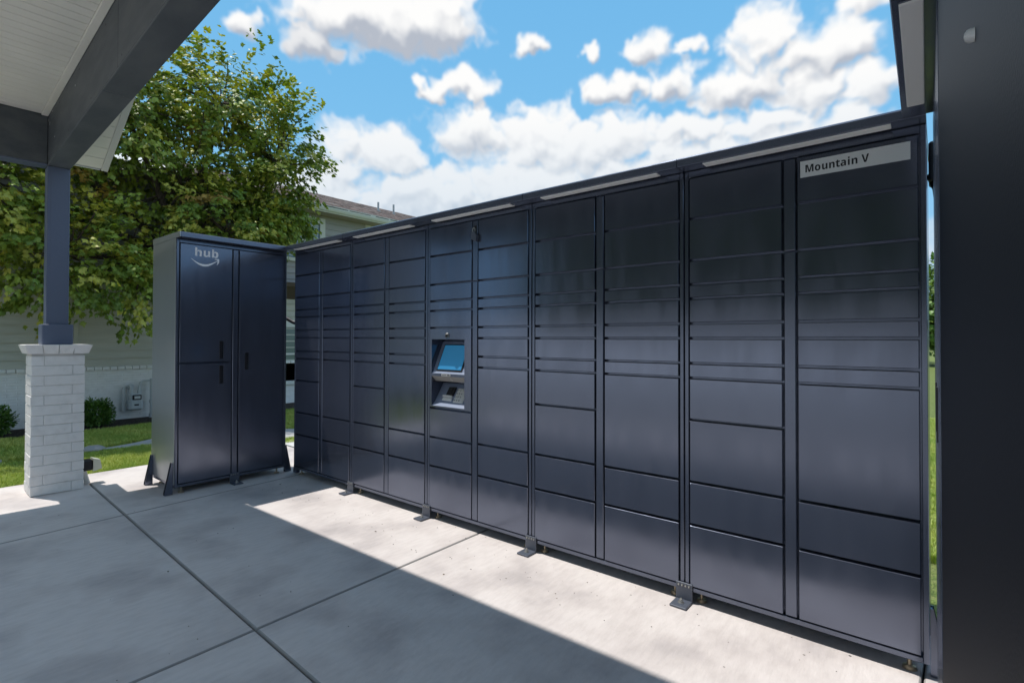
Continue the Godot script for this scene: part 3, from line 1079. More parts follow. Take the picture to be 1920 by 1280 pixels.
func panel(parent: Node3D, q: Array) -> void:
	# one cast panel: flat top, tooled radius down into a narrow joint
	var mid: Vector2 = (q[0] + q[1] + q[2] + q[3]) / 4.0
	var m := MB.new()
	var prof := [[0.022, 0.0, 0.0], [0.0105, -0.0015, 0.25], [0.0075, -0.0035, 0.6], [0.0042, -0.008, 1.1], [0.0033, -0.03, 1.5]]
	var rings := []
	for p in prof:
		var ring := []
		for i in 4:
			var a: Vector2 = (q[i] - q[(i + 3) % 4]).normalized()
			var b: Vector2 = (q[(i + 1) % 4] - q[i]).normalized()
			var c: Vector2 = q[i] + (b - a) / absf(a.cross(b)) * p[0]
			ring.append(Vector3(c.x, p[1], c.y))
		rings.append(ring)
	m.quad(rings[0][0], rings[0][1], rings[0][2], rings[0][3], Vector3.UP)
	var rim := MB.new()
	for k in prof.size() - 1:
		if k == 1:
			rim.p = m.p.duplicate()   # from here on the stained lip of the joint
			rim.n = m.n.duplicate()
			m = MB.new()
		for i in 4:
			var j := (i + 1) % 4
			var e: Vector2 = (q[j] - q[i]).normalized()
			var o := Vector3(e.y, 0, -e.x)
			if o.dot(Vector3(q[i].x - mid.x, 0, q[i].y - mid.y)) < 0:
				o = -o
			var n0: Vector3 = Vector3.UP * cos(prof[k][2]) + o * sin(prof[k][2])
			var n1: Vector3 = Vector3.UP * cos(prof[k + 1][2]) + o * sin(prof[k + 1][2])
			m.smooth(rings[k][i], rings[k][j], rings[k + 1][j], n0, n0, n1)
			m.smooth(rings[k][i], rings[k + 1][j], rings[k + 1][i], n0, n1, n1)
	var slab := obj("concrete_panel", rim, M.concrete, parent)
	obj("joint_lip", m, M.concrete_edge, slab)


func flat(called: String, pts: Array, y: float, m: Material) -> MeshInstance3D:
	var poly := PackedVector2Array()
	for q in pts:
		poly.append(Vector2(q[0], -q[1]) * W)
	var b := MB.new()
	b.prism(poly, Vector3(0, y - 0.05, 0), Vector3.RIGHT, Vector3.FORWARD, Vector3(0, 0.05, 0))
	return obj(called, b, m)


func scatter(called: String, mesh, material: Material, xf: Array, colors: PackedColorArray, parent: Node = self) -> MultiMeshInstance3D:
	var mm := MultiMesh.new()
	mm.transform_format = MultiMesh.TRANSFORM_3D
	mm.use_colors = true
	mm.mesh = mesh.mesh() if mesh is MB else mesh
	mm.instance_count = xf.size()
	var buf := PackedFloat32Array()
	buf.resize(xf.size() * 16)
	for i in xf.size():
		var t: Transform3D = xf[i]
		var b := t.basis
		var o := i * 16
		buf[o] = b.x.x
		buf[o + 1] = b.y.x
		buf[o + 2] = b.z.x
		buf[o + 3] = t.origin.x
		buf[o + 4] = b.x.y
		buf[o + 5] = b.y.y
		buf[o + 6] = b.z.y
		buf[o + 7] = t.origin.y
		buf[o + 8] = b.x.z
		buf[o + 9] = b.y.z
		buf[o + 10] = b.z.z
		buf[o + 11] = t.origin.z
		buf[o + 12] = colors[i].r
		buf[o + 13] = colors[i].g
		buf[o + 14] = colors[i].b
		buf[o + 15] = 1.0
	mm.buffer = buf
	var o := MultiMeshInstance3D.new()
	o.name = called
	o.multimesh = mm
	o.material_override = material
	parent.add_child(o, true)
	o.set_meta("kind", "stuff")
	return o


func tuft_mesh() -> ArrayMesh:
	var m := MB.new()
	m.colored = true
	var r := RandomNumberGenerator.new()
	r.seed = 3
	for k in 9:
		var a := r.randf() * TAU
		var base := Vector3(cos(a), 0, sin(a)) * r.randf() * 0.022
		var lean := Vector3(cos(a + r.randf_range(-1, 1)), 0, sin(a + r.randf_range(-1, 1))) * r.randf_range(0.008, 0.03)
		var h := r.randf_range(0.032, 0.058)
		var side := lean.cross(Vector3.UP).normalized() * 0.0022
		var mid := base + lean * 0.35 + Vector3.UP * h * 0.6
		var tip := base + lean + Vector3.UP * h
		m.quad(base - side, base + side, mid + side * 0.8, mid - side * 0.8, lean)
		m.tri(mid - side * 0.8, mid + side * 0.8, tip, lean)
	return m.mesh()


func grass(called: String, label: String, poly: Array, count: int) -> void:
	var pts := PackedVector2Array()
	var lo := Vector2(1e9, 1e9)
	var hi := -lo
	for q in poly:
		var p := Vector2(q[0], q[1]) * W
		pts.append(p)
		lo = lo.min(p)
		hi = hi.max(p)
	var tone := FastNoiseLite.new()
	tone.seed = 4
	tone.frequency = 1.1
	var xf := []
	var cs := PackedColorArray()
	while xf.size() < count:
		var p := Vector2(rng.randf_range(lo.x, hi.x), rng.randf_range(lo.y, hi.y))
		if not Geometry2D.is_point_in_polygon(p, pts):
			continue
		xf.append(Transform3D(Basis(Vector3.UP, rng.randf() * TAU).scaled(Vector3.ONE * rng.randf_range(0.75, 1.2)), Vector3(p.x, -0.043, p.y)))
		var k := clampf(0.5 + 0.6 * tone.get_noise_2d(p.x, p.y) + rng.randf_range(-0.3, 0.3), 0, 1)
		cs.append(Color(0.26, 0.40, 0.05).lerp(Color(0.58, 0.60, 0.15), k))
	var o := scatter(called, tuft_mesh(), M.blade, xf, cs)
	tag(o, label, "grass")


# ---------------------------------------------------------------- plants

func leaf_mesh(maple: bool) -> ArrayMesh:
	# a leaf one unit long, folded along its midrib, tips bent down
	var m := MB.new()
	m.colored = true
	var half := [[0.0, 0.0], [0.30, 0.04], [0.20, 0.16], [0.50, 0.38], [0.30, 0.44], [0.34, 0.60], [0.17, 0.60], [0.0, 1.0]] if maple else [[0.0, 0.0], [0.20, 0.25], [0.24, 0.5], [0.14, 0.8], [0.0, 1.0]]
	for s in [-1.0, 1.0]:
		var pts := []
		for h in half:
			pts.append(Vector3(h[0] * s, -0.25 * h[0] - 0.20 * h[1] * h[1], h[1]))
		var rib := Vector3(0, -0.03, 0.35)
		for i in half.size() - 1:
			m.tri(rib, pts[i], pts[i + 1], Vector3.UP)
	return m.mesh()


func limb(m: MB, a: Vector3, b: Vector3, r0: float, r1: float, bend: float) -> void:
	var path := []
	var rad := []
	var off := Vector3(rng.randf_range(-1, 1), rng.randf_range(-0.3, 0.6), rng.randf_range(-1, 1)) * bend
	for i in 7:
		var t := i / 6.0
		path.append(a.lerp(b, t) + off * sin(PI * t))
		rad.append(lerpf(r0, r1, t))
	m.tube(path, rad, 9, false)


func tree(called: String, label: String, at: Vector3, lobes: Array, per: float, leaf_size: float, tints: Array, fork: float, trunk_r: float, wall_x := -1e6, cat := "tree", group := "") -> Node3D:
	# lobes: [centre, radii] in metres from the foot; leaves sit on sprays through each lobe's outer volume
	var t := thing(called, label, cat, at, 0.0, group)
	var wood := MB.new()
	var top := Vector3(rng.randf_range(-0.1, 0.1), fork, rng.randf_range(-0.1, 0.1))
	limb(wood, Vector3(0, -0.1, 0), top, trunk_r * 1.25, trunk_r * 0.85, trunk_r * 0.6)
	var xf := []
	var cs := PackedColorArray()
	var gaps := FastNoiseLite.new()
	gaps.seed = called.hash() % 500
	gaps.frequency = 1.15
	for l in lobes:
		var c: Vector3 = l[0]
		var r: Vector3 = l[1]
		var root := top.lerp(c, 0.05)
		limb(wood, root, c, trunk_r * 0.6, trunk_r * 0.2, 0.15)
		var sprays := int(per * pow(r.x * r.y * r.z, 0.667))
		for k in sprays:
			var d := Vector3(rng.randfn(), rng.randfn(), rng.randfn()).normalized()
			var f := pow(rng.randf(), 0.38)
			var q := c + d * r * f
			if gaps.get_noise_3dv(q) < -0.12 and f > 0.35:
				continue
			if k % 7 == 0:
				limb(wood, c.lerp(q, 0.1), q, trunk_r * 0.13, 0.004, 0.12)
			var tint: Color = tints[0].lerp(tints[1], rng.randf())
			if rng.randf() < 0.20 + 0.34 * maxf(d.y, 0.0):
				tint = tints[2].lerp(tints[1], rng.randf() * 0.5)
			if tints.size() > 3 and rng.randf() < 0.01 and q.y > 3.0:
				tint = tints[3]
			var out := (d + Vector3.UP * 0.25 + Vector3(0, -0.35, 0)).normalized()
			var side := out.cross(Vector3.UP).normalized()
			var spray := rng.randf_range(0.16, 0.34) * (leaf_size / 0.1)
			for i in 26:
				var along := rng.randf()
				var pos := q + out * (along - 0.4) * spray * 1.5 + side * rng.randf_range(-1, 1) * spray * 0.75 + Vector3.UP * rng.randf_range(-0.3, 0.3) * spray
				if pos.x + at.x < wall_x and pos.y < 4.25 * W:
					continue
				var dir := (out + side * rng.randf_range(-1.1, 1.1) + Vector3(0, rng.randf_range(-1.0, 0.05), 0)).normalized()
				var up := (Vector3.UP * 0.8 + Vector3(rng.randfn(), rng.randfn(), rng.randfn()) * 0.45 + d * 0.3)
				var xx := up.cross(dir).normalized()
				var s := leaf_size * rng.randf_range(0.65, 1.2)
				xf.append(Transform3D(Basis(xx * s, dir.cross(xx) * s, dir * s), pos))
				var j := rng.randf_range(0.75, 1.25)
				cs.append(Color(tint.r * j, tint.g * j, tint.b * j))
	obj("trunk", wood, M.bark, t)
	scatter("crown", leaf_mesh(true), M.leaf, xf, cs, t)
	return t


func shrub(label: String, at: Vector3, r: Vector3, n: int) -> void:
	var t := thing("shrub", label, "shrub", at)
	var wood := MB.new()
	var xf := []
	var cs := PackedColorArray()
	for k in 14:
		var a := rng.randf() * TAU
		limb(wood, Vector3(0, -0.05, 0), Vector3(cos(a) * r.x * 0.6, r.y * rng.randf_range(0.8, 1.6), sin(a) * r.z * 0.6), 0.008, 0.003, 0.03)
	for k in n:
		var d := Vector3(rng.randfn(), rng.randfn(), rng.randfn()).normalized()
		var bump := 1.0 + 0.12 * sin(d.x * 7.0 + d.y * 3.0) + 0.10 * sin(d.z * 9.0)
		var q := Vector3(0, r.y, 0) + d * r * pow(rng.randf(), 0.3) * bump
		if q.y < 0.02:
			continue
		var dir := (d + Vector3(rng.randfn(), rng.randfn() + 0.4, rng.randfn()) * 0.5).normalized()
		var xx := (Vector3.UP + Vector3(rng.randfn(), rng.randfn(), rng.randfn()) * 0.4).cross(dir).normalized()
		var s := rng.randf_range(0.028, 0.05)
		xf.append(Transform3D(Basis(xx * s, dir.cross(xx) * s, dir * s), q))
		cs.append(Color(0.045, 0.12, 0.018).lerp(Color(0.13, 0.24, 0.04), rng.randf()))
	obj("stems", wood, M.bark, t)
	scatter("foliage", leaf_mesh(false), M.shrub_leaf, xf, cs, t)


# ---------------------------------------------------------------- house

func house() -> void:
	var hx := -5.73
	var h := thing("apartment_house", "two storey house with beige lap siding, white brick base and brown shingle roof", "house", v(hx, 0, 0))
	obj("wall", box_of(v(-8.0, -0.2, -11.0), v(-0.012, 4.15, 7.0)), M.upper_siding, h)
	var base := obj("brick_base", box_of(v(-0.0115, -0.2, -11.0), v(0.02, 0.83, 7.0)), M.base_brick, h)
	# courses of the painted base: long low bricks in running bond where they can be told apart
	var z := -4.2
	while z < 2.9:
		obj("brick", box_of(v(-0.01, 0.8315, z), v(0.052 + rng.randf_range(-0.003, 0.003), 0.886, z + 0.098), 0.005), M.painted_brick, base)
		z += 0.1045
	obj("base_cap", box_of(v(-0.01, 0.8315, -11.0), v(0.05, 0.886, -4.21)), M.painted_brick, base)
	obj("base_cap", box_of(v(-0.01, 0.8315, 2.92), v(0.05, 0.886, 7.0)), M.painted_brick, base)
	var y := 0.888
	var k := 0
	while y < 4.1:   # lap siding, every board lipped over the one below
		var m := MB.new()
		m.prism(PackedVector2Array([Vector2(-0.0118, y) * W, Vector2(0.024, y) * W, Vector2(0.001, minf(y + 0.137, 4.12)) * W, Vector2(-0.0118, minf(y + 0.137, 4.12)) * W]), v(0, 0, -10.9), Vector3.RIGHT, Vector3.UP, v(0, 0, 17.8))
		obj("siding_board", m, M.siding if y < 2.5 else M.upper_siding, h)
		y += 0.1345
		k += 1
	# eave with soffit, fascia and gutter
	var sf := obj("soffit", box_of(v(-0.4, 4.125, -11.3), v(0.40, 4.15, 7.3)), M.tan_soffit, h)
	obj("fascia", box_of(v(0.401, 4.12, -11.3), v(0.42, 4.24, 7.3)), M.white_trim, sf)
	var gt := MB.new()
	gt.prism(PackedVector2Array([Vector2(0.421, 4.15) * W, Vector2(0.46, 4.15) * W, Vector2(0.485, 4.20) * W, Vector2(0.49, 4.262) * W, Vector2(0.475, 4.262) * W, Vector2(0.468, 4.215) * W, Vector2(0.421, 4.2) * W]), v(0, 0, -11.35), Vector3.RIGHT, Vector3.UP, v(0, 0, 18.7))
	obj("gutter", gt, M.white_trim, sf)
	# roof: decking, then courses of tabs in mixed browns
	var rf := MB.new()
	rf.prism(PackedVector2Array([Vector2(0.44, 4.235) * W, Vector2(-3.97, 5.775) * W, Vector2(-8.4, 4.235) * W]), v(0, 0, -11.4), Vector3.RIGHT, Vector3.UP, v(0, 0, 18.8))
	var roof := obj("roof", rf, M.white_trim, h)
	var tabs := MB.new()
	tabs.colored = true
	var up := Vector3(-4.41, 1.54, 0).normalized()
	var nn := Vector3(1.54, 4.41, 0).normalized()
	var o := v(0.47, 4.235, 0)
	for row in 36:
		var zz := -10.2 + 0.12 * (row % 3)
		while zz < -0.9:
			var wd := rng.randf_range(0.16, 0.34)
			var tone := rng.randf()
			tabs.col = Color(0.065, 0.045, 0.038).lerp(Color(0.165, 0.115, 0.098), tone * tone)
			if rng.randf() < 0.15:
				tabs.col = Color(0.16, 0.13, 0.12)
			var a := o + up * (row * 0.13 * W) + v(0, 0, zz)
			var tr := Transform3D(Basis(up, nn, up.cross(nn)), a)
			tabs.box(Vector3(-0.02, 0.002, 0), Vector3(0.15, 0.012 + rng.randf() * 0.006, wd * 0.97 * W), 0.0, tr)
			zz += wd
	obj("shingles", tabs, M.shingle, roof).set_meta("kind", "stuff")
	for q in [[-2.27, 5.16, -6.88, 0.30], [-2.27, 5.16, -7.45, 0.34]]:
		var p := MB.new()
		p.tube([v(q[0], q[1], q[2]), v(q[0], q[1] + q[3], q[2])], [0.03 * W, 0.03 * W], 10)
		p.tube([v(q[0], q[1], q[2]), v(q[0], q[1] + 0.07, q[2])], [0.10 * W, 0.04 * W], 10)
		obj("vent_pipe", p, M.grey_pipe, roof)
	window(h, -3.62, -2.25, 3.10, 3.93, true)
	window(h, -6.9, -5.25, 3.10, 3.93, true)
	window(h, -3.55, -2.25, 0.46, 1.60, false)
	window(h, 2.2, 3.4, 1.3, 2.5, false)
	# strip of lighter panelling and corner boards
	obj("corner_board", box_of(v(0.0125, 0.89, 0.600), v(0.035, 4.12, 0.655), 0.003), M.siding, h)
	obj("light_panel", box_of(v(0.0125, 2.9, -11.0), v(0.022, 4.12, -4.83)), M.white_trim, h)
	var pr := MB.new()
	pr.prism(PackedVector2Array([Vector2(0.013, 2.44) * W, Vector2(0.40, 2.44) * W, Vector2(0.42, 2.52) * W, Vector2(0.013, 2.20) * W]), v(0, 0, -7.5), Vector3.RIGHT, Vector3.UP, v(0, 0, 5.4))
	obj("porch_roof", pr, M.porch_brown, h)


func window(h: Node3D, z0: float, z1: float, y0: float, y1: float, blinds: bool) -> void:
	var f := MB.new()
	var t := 0.13
	f.box(v(0.0125, y0 - t * 0.6, z0 - t), v(0.045, y1 + t, z0), 0.003)
	f.box(v(0.0125, y0 - t * 0.6, z1), v(0.045, y1 + t, z1 + t), 0.003)
	f.box(v(0.0125, y1, z0 + 0.002), v(0.043, y1 + t, z1 - 0.002), 0.003)
	f.box(v(0.0125, y0 - t * 0.6, z0 + 0.002), v(0.065, y0, z1 - 0.002), 0.003)
	var w := obj("window", f, M.white_trim, h)
	obj("pane", box_of(v(0.014, y0, z0), v(0.020, y1, z1)), M.pale_pane if not blinds else M.blue_pane, w)
	if blinds:
		var y := y0 + 0.03
		while y < y1 - 0.02:
			obj("blind_slat", box_of(v(0.0205, y, z0 + 0.03), v(0.024, y + 0.038, z1 - 0.03), 0.001), M.blind, w)
			y += 0.052
	obj("sash_bar", box_of(v(0.0245, (y0 + y1) / 2 - 0.02, z0), v(0.034, (y0 + y1) / 2 + 0.02, z1)), M.white_trim, w)


func gas_meter() -> void:
	var t := thing("gas_meter", "pale grey gas meter with riser pipes on the white brick wall", "gas meter", v(-5.71, 0, -0.14))
	var m := MB.new()
	m.box(v(0.06, 0.135, -0.10), v(0.22, 0.33, 0.10), 0.03)
	m.box(v(0.07, 0.30, -0.085), v(0.20, 0.42, 0.085), 0.025)
	obj("meter_body", m, M.meter_grey, t)
	var d := MB.new()
	d.box(v(0.2005, 0.315, -0.075), v(0.222, 0.40, 0.055), 0.008)
	obj("dial_window", d, M.black_plastic, t)
	var dp := MB.new()
	dp.box(v(0.2225, 0.335, -0.055), v(0.225, 0.38, 0.03), 0.0)
	obj("dial_plate", dp, M.sticker, t)
	var l := MB.new()
	l.box(v(0.2205, 0.22, -0.035), v(0.223, 0.245, 0.03), 0.0)
	obj("badge", l, M.ink, t)
	for z in [0.06, -0.06]:
		var s := MB.new()
		s.tube([v(0.135, 0.41, z), v(0.135, 0.47, z), v(0.135, 0.475, z), v(0.135, 0.53, z)], [0.03 * W, 0.03 * W, 0.022 * W, 0.022 * W], 10)
		obj("swivel", s, M.meter_grey, t)
	var a := MB.new()
	a.tube([v(0.135, 0.52, 0.06), v(0.135, 0.56, 0.09), v(0.12, 0.545, 0.13), v(0.10, 0.52, 0.15), v(0.08, 0.13, 0.15)], [0.02 * W, 0.02 * W, 0.02 * W, 0.022 * W, 0.022 * W], 10)
	obj("inlet_pipe", a, M.meter_grey, t)
	var b := MB.new()
	b.tube([v(0.135, 0.52, -0.06), v(0.135, 0.60, -0.08), v(0.12, 0.625, -0.12), v(0.12, 0.625, -0.24)], [0.02 * W, 0.02 * W, 0.014 * W, 0.014 * W], 10)
	b.tube([v(0.12, 0.66, -0.245), v(0.12, 0.30, -0.245), v(0.12, 0.29, -0.245), v(0.12, 0.24, -0.245), v(0.12, 0.23, -0.245), v(0.12, 0.06, -0.245), v(0.12, 0.05, -0.245), v(0.12, -0.06, -0.245)], [0.028 * W, 0.024 * W, 0.034 * W, 0.034 * W, 0.024 * W, 0.024 * W, 0.038 * W, 0.038 * W], 12)
	obj("riser_pipe", b, M.meter_grey, t)
	var r := MB.new()
	r.tube([v(0.05, 0.52, 0.05), v(0.10, 0.535, 0.05)], [0.05 * W, 0.05 * W], 14)
	obj("regulator", r, M.meter_grey, t)


func stone(label: String, at: Vector3, r: Vector3) -> void:
	var s := SphereMesh.new()
	s.radial_segments = 16
	s.rings = 9
	var st := SurfaceTool.new()
	var a := s.get_mesh_arrays()
	var pts: PackedVector3Array = a[Mesh.ARRAY_VERTEX]
	var f := FastNoiseLite.new()
	f.frequency = 1.4
	for i in pts.size():
		var d := pts[i].normalized()
		pts[i] = d * r * (1.0 + 0.22 * f.get_noise_3dv(d * 1.5 + at))
	a[Mesh.ARRAY_VERTEX] = pts
	var am := ArrayMesh.new()
	am.add_surface_from_arrays(Mesh.PRIMITIVE_TRIANGLES, a)
	st.create_from(am, 0)
	st.generate_normals()
	tag(obj("stone", st.commit(), M.stone, self, at), label, "stone", "edging stones by the lawn path")


func _ready() -> void:
	rng.seed = 20240
	# camera: a level wide lens with a slight vertical shift
	var cam := Camera3D.new()
	cam.name = "camera"
	cam.position = v(5.0301, 1.36, 2.6855)
	cam.rotation = Vector3(0.01167, 0.68528, 0.00214)
	var near := 0.02
	cam.set_frustum(near * 1280.0 / 978.795, Vector2(0, -0.0165 * near), near, 600.0)
	cam.keep_aspect = Camera3D.KEEP_HEIGHT
	add_child(cam)
	cam.current = true
	# sky, sun, exposure
	var env := Environment.new()
	env.background_mode = Environment.BG_SKY
	env.sky = make_sky()
	env.background_energy_multiplier = 0.88
	env.ambient_light_source = Environment.AMBIENT_SOURCE_SKY
	env.tonemap_mode = Environment.TONE_MAPPER_LINEAR
	env.tonemap_exposure = 1.42
	env.sdfgi_enabled = true
	env.ssao_enabled = true
	env.ssil_enabled = true
	var we := WorldEnvironment.new()
	we.name = "world_environment"
	we.environment = env
	add_child(we)
	var sun := DirectionalLight3D.new()
	sun.name = "sun"
	sun.light_energy = 0.93
	sun.light_color = Color(1.0, 0.98, 0.95)
	sun.light_angular_distance = 0.5
	sun.shadow_enabled = true
	add_child(sun)
	sun.look_at_from_position(-SUN * 20.0, Vector3.ZERO, Vector3.BACK)

	make_materials()
	mat("roof_grey", lin(0.12, 0.10, 0.09), 0.9)
	mat("asphalt", lin(0.27, 0.265, 0.26), 0.9)
	mat("pale_paving", lin(0.58, 0.57, 0.56), 0.9)
	mat("pale_pane", lin(0.16, 0.21, 0.20), 0.12)
	mat("groove", lin(0.16, 0.155, 0.14), 0.9)
	mat("path", lin(0.40, 0.39, 0.38), 0.9)
	mat("lens_white", lin(0.62, 0.64, 0.52), 0.35)
	mat("porch_brown", lin(0.10, 0.075, 0.06), 0.9)
	mat("blue_pane", lin(0.06, 0.14, 0.24), 0.15)
	var bb := mat("base_brick", Color.WHITE, 0.75)
	bb.albedo_texture = tex_cache["paint"]
	bb.heightmap_enabled = true
	bb.heightmap_texture = course_relief()
	bb.heightmap_scale = 0.5
	tri_map(bb, Vector3(1.1, 1.55, 1.1))

	ground()
	pavilion()
	house()

	# lockers
	var names := ["first locker unit, beside the cabinet with the white arrow mark",
		"locker unit with no screen or sign, third and fourth door columns from the left",
		"locker unit with the blue touch screen and keypad built in",
		"locker unit between the one with the screen and the one with the name plate",
		"locker unit with the grey name plate on its top right door"]
	var units := []
	for k in 5:
		units.append(locker_unit(k, "console" if k == 2 else ("small" if k % 2 == 0 or true else "large"), "large", names[k]))
	console(units[2])
	hasp_lock(units[2])
	sign_plate(units[4])
	var hub := cabinet("hub_cabinet", "tall navy cabinet with the white word and curved arrow, facing along the lockers", v(-0.115, 0, 1.0227), PI / 2, true, false, M.galvanised, "tall parcel cabinets")
	hub_mark(hub)
	bracket(hub, 0.5)
	for q in [[-0.004, -1.0, -0.035], [1.004, 1.0, -0.035], [-0.004, -1.0, -0.55], [1.004, 1.0, -0.55]]:
		brace(hub, q[0], q[1], q[2])
	var turn := -(PI / 2 - 0.014)
	var along := Vector3(0.014, 0, 0.9999)
	var r1 := cabinet("side_cabinet", "tall navy cabinet at the far right, seen edge on under its canopy light", v(5.024, 0, 0.112), turn, false, true, null, "tall parcel cabinets")
	brace(r1, -0.0, -1.0, -0.06)
	var r2 := thing("plain_cabinet", "nearest navy cabinet, its plain dark panel filling the right edge", "parcel cabinet", v(5.024, 0, 0.112) + along * W, turn, "tall parcel cabinets")
	obj("carcass", box_of(v(0.004, 0.06, -0.585), v(1.996, 2.232, -0.004)), M.navy, r2)
	var pm := MB.new()
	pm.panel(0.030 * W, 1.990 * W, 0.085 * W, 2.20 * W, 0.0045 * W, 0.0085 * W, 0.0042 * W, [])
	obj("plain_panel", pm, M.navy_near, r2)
	canopy(r2, true, null)
	for x in [0.1, 1.0, 1.9]:
		obj("levelling_foot", box_of(v(x - 0.02, 0, -0.07), v(x + 0.02, 0.0605, -0.03), 0.003), M.brass, r2)
	var st := MB.new()
	var c0 := v(1.128, 1.556, 0.0045)
	st.tube([c0, c0 + v(0, 0, 0.0022), c0 + v(0, 0, 0.0040), c0 + v(0, 0, 0.0050), c0 + v(0, 0, 0.0053)], [0.0043 * W, 0.0044 * W, 0.0038 * W, 0.0024 * W, 0.0006 * W], 18)
	obj("round_stud", st, M.plate, r2)

	conduit("corrugated_conduit", "black corrugated conduit looping between the end cabinet and the first locker", [v(-0.72, 1.95, 0.03), v(-0.62, 1.68, -0.12), v(-0.45, 1.54, -0.22), v(-0.2, 1.50, -0.30), v(0.0, 1.56, -0.4)], 0.022 * W)
	conduit("corrugated_conduit", "black corrugated conduit hanging in the gap at the right end of the lockers", [v(5.01, 2.09, -0.30), v(5.03, 2.02, -0.22), v(5.045, 1.85, -0.15), v(5.06, 1.6, -0.10), v(5.10, 1.45, -0.05), v(5.2, 1.4, 0.05)], 0.018 * W)
	var jb := thing("junction_box", "small black junction box high in the gap right of the lockers", "junction box", v(5.0, 0, -0.3))
	obj("box_body", box_of(v(0.001, 2.05, -0.06), v(0.10, 2.22, 0.10), 0.008), M.black_plastic, jb)
	obj("box_lid", box_of(v(-0.002 + 0.102, 2.06, -0.05), v(0.105, 2.21, 0.09), 0.002), M.black_plastic, jb)

	flood_light()
	gas_meter()
	# planting bed, lawns, path
	setting(flat("planting_bed", [[-5.70, 7.0], [-4.95, 7.0], [-4.86, 1.4], [-4.80, 0.3], [-4.95, -1.5], [-4.6, -4.0], [-5.70, -4.0]], -0.012, M.mulch), "dark mulch bed along the house wall", "planting bed")
	setting(flat("path", [[-3.03, 1.10], [-3.06, 0.77], [-3.14, 0.52], [-3.33, 0.20], [-3.30, -0.6], [-2.50, -1.45], [-2.0, -2.6], [-1.2, -2.6], [-1.87, -1.0], [-2.60, -0.2], [-2.86, 0.38], [-2.85, 0.71], [-2.85, 1.10]], -0.010, M.path), "narrow grey path curving through the lawn", "path")
	setting(flat("walkway", [[-1.6, -0.70], [-1.86, -1.02], [-1.22, -2.6], [1.5, -2.6], [1.2, -0.60]], -0.006, M.pale_paving), "pale walkway behind the first locker", "walkway")
	grass("sunlit_grass", "bright sunlit mown grass beside the pavement", [[-1.585, -1.6], [-1.585, 4.6], [-2.9, 4.6], [-2.86, 0.5], [-2.6, -0.2], [-1.9, -1.0]], 26000)
	grass("shaded_grass", "dark grass under the maple tree", [[-3.05, 4.6], [-3.05, 1.0], [-3.35, 0.2], [-3.3, -0.6], [-2.5, -1.5], [-2.2, -3.0], [-4.65, -3.0], [-4.9, -1.0], [-4.78, 0.3], [-4.85, 4.6]], 26000)
	grass("far_grass", "bright grass seen through the gap right of the lockers", [[4.5, -1.55], [5.4, -1.55], [5.4, -9.0], [4.5, -9.0]], 16000)
	shrub("clipped green shrub just right of the brick pillar", v(-5.15, 0, 0.49), v(0.30, 0.20, 0.24), 3600)
	shrub("clipped green shrub at the left edge, left of the brick pillar", v(-5.15, 0, 1.66), v(0.30, 0.20, 0.27), 3200)
	stone("small flat stone beside the floodlight", v(-2.98, 0, 0.97), v(0.16, 0.045, 0.12))
	stone("small flat stone at the left edge of the lawn", v(-2.95, 0, 1.86), v(0.10, 0.04, 0.08))
	# grit and dry leaf crumbs blown over the slab
	var gx := []
	var gc := PackedColorArray()
	while gx.size() < 260:
		var p := v(rng.randf_range(-1.4, 5.0), 0.0, rng.randf_range(0.0, 3.4))
		if rng.randf() < 0.5:
			p.z = rng.randf_range(0.0, 0.5) * W
		var sz := rng.randf_range(0.0018, 0.0052) * (1.7 if rng.randf() < 0.06 else 1.0)
		gx.append(Transform3D(Basis.from_euler(Vector3(rng.randf_range(-0.3, 0.3), rng.randf() * TAU, rng.randf_range(-0.3, 0.3))).scaled(Vector3(sz * rng.randf_range(0.8, 2.0), sz * 0.5, sz)), p + Vector3(0, sz * 0.2, 0)))
		gc.append([Color(0.10, 0.08, 0.06), Color(0.20, 0.17, 0.13), Color(0.05, 0.05, 0.05), Color(0.28, 0.26, 0.23)][rng.randi() % 4])
	tag(scatter("grit", box_of(Vector3(-0.5, -0.5, -0.5), Vector3(0.5, 0.5, 0.5), 0.2), M.shingle, gx, gc), "fine grit and leaf crumbs scattered on the pavement", "grit")
	# the maple between the lawn and the house
	var foot := v(-4.9, 0, -0.50)
	var lobes := []
	for q in [[-4.9, 3.9, -0.6, 1.05, 1.7, 1.7], [-4.75, 2.55, 0.95, 0.85, 1.1, 1.1], [-4.9, 3.5, 1.8, 0.9, 1.4, 1.1], [-4.9, 4.7, -2.15, 1.0, 1.8, 1.05], [-5.0, 5.6, -1.25, 1.05, 1.4, 1.25], [-4.55, 2.4, 0.1, 0.7, 0.85, 0.8], [-4.7, 3.2, -1.2, 0.9, 1.0, 1.0], [-4.8, 3.7, -2.15, 0.6, 0.8, 0.6], [-4.9, 5.0, 0.3, 1.0, 1.5, 1.3], [-5.3, 5.2, 1.9, 1.1, 1.4, 1.4]]:
		lobes.append([v(q[0] + (0.12 if q[2] > 0.0 else 0.05), q[1], q[2]) - foot, v(q[3], q[4], q[5])])
	tree("maple_tree", "large maple with green and yellowing leaves in front of the house", foot, lobes, 215.0, 0.086, [Color(0.13, 0.21, 0.03), Color(0.29, 0.355, 0.048), Color(0.52, 0.49, 0.085), Color(0.40, 0.26, 0.06)], 2.6, 0.12, -5.60 * W)
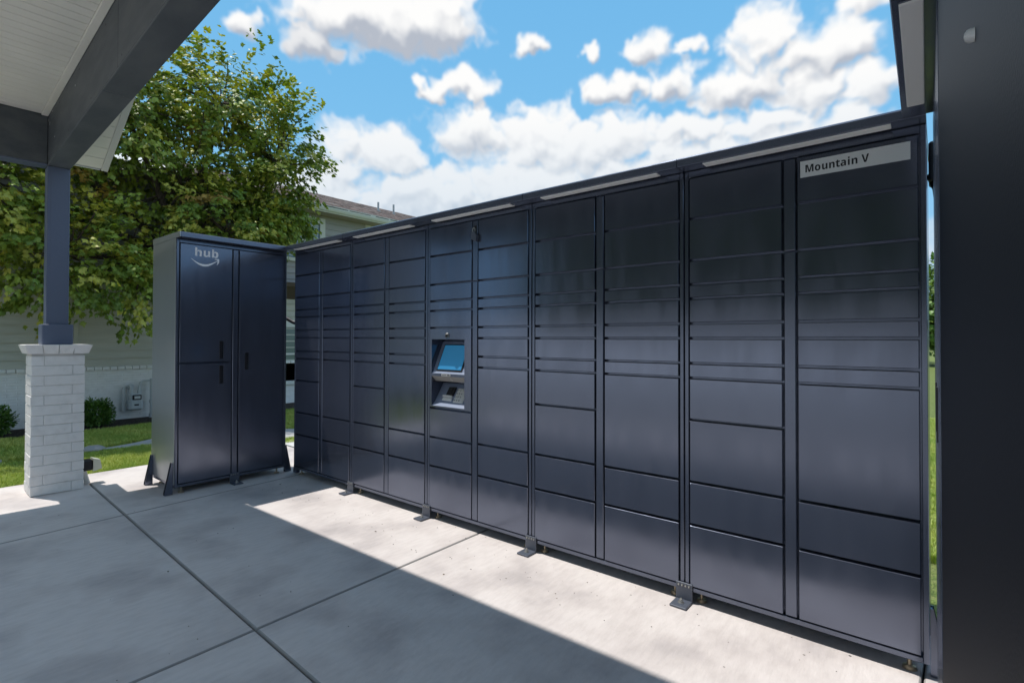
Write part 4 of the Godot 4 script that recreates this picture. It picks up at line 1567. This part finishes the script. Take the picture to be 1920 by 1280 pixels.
	# trees on the far side of the pavilion, behind the camera: the gloss of the doors mirrors them
	var side_label := ["tall leafy tree behind the pavilion, farthest left", "tall leafy tree behind the pavilion, second from left", "tall leafy tree behind the middle of the pavilion", "tall leafy tree behind the pavilion, second from right", "tall leafy tree behind the pavilion, farthest right"]
	for i in 5:
		var lb := [[Vector3(0, 7.0, 0), Vector3(5.2, 5.2, 3.0)], [Vector3(-3.2, 4.8, 0.3), Vector3(4.0, 4.0, 2.6)], [Vector3(3.2, 5.0, 0), Vector3(4.0, 4.0, 2.6)]]
		tree("shade_tree", side_label[i], v(-16.0 + i * 9.5, 1.6, 35.0 + 2.0 * (i % 2)), lb, 19.0, 0.75, [Color(0.05, 0.115, 0.02), Color(0.10, 0.17, 0.035), Color(0.14, 0.21, 0.04)], 2.0, 0.2, -1e6, "tree", "trees behind the pavilion")
	# distant trees across the lawn
	for q in [[5.2, -34.0, 1.0, "bushy green tree far across the lawn, seen through the gap right of the lockers"], [9.6, -37.0, 1.15, "bushy green tree far across the lawn, right of the one in the gap"], [0.6, -38.0, 1.2, "bushy green tree far across the lawn, left of the one in the gap"]]:
		var s: float = q[2]
		var lb := [[Vector3(0, 3.0, 0) * s, Vector3(2.3, 1.9, 2.2) * s], [Vector3(-1.0, 2.2, 0.4) * s, Vector3(1.7, 1.5, 1.6) * s], [Vector3(1.1, 2.4, 0.2) * s, Vector3(1.6, 1.5, 1.6) * s], [Vector3(0.2, 4.2, 0) * s, Vector3(1.4, 1.2, 1.4) * s]]
		tree("distant_tree", q[3], v(q[0], 0, q[1]), lb, 55.0, 0.24, [Color(0.10, 0.20, 0.03), Color(0.19, 0.29, 0.05), Color(0.27, 0.35, 0.07)], 1.2, 0.16, -1e6, "tree", "trees beyond the lawn")


func course_relief() -> ImageTexture:
	var im := Image.create(256, 256, false, Image.FORMAT_RGB8)
	im.fill(Color(0.8, 0.8, 0.8))
	for r in 16:
		im.fill_rect(Rect2i(0, r * 16, 256, 2), Color(0.3, 0.3, 0.3))
		for b in 4:
			im.fill_rect(Rect2i((b * 64 + (r % 2) * 32) % 256, r * 16, 2, 16), Color(0.35, 0.35, 0.35))
	return ImageTexture.create_from_image(im)
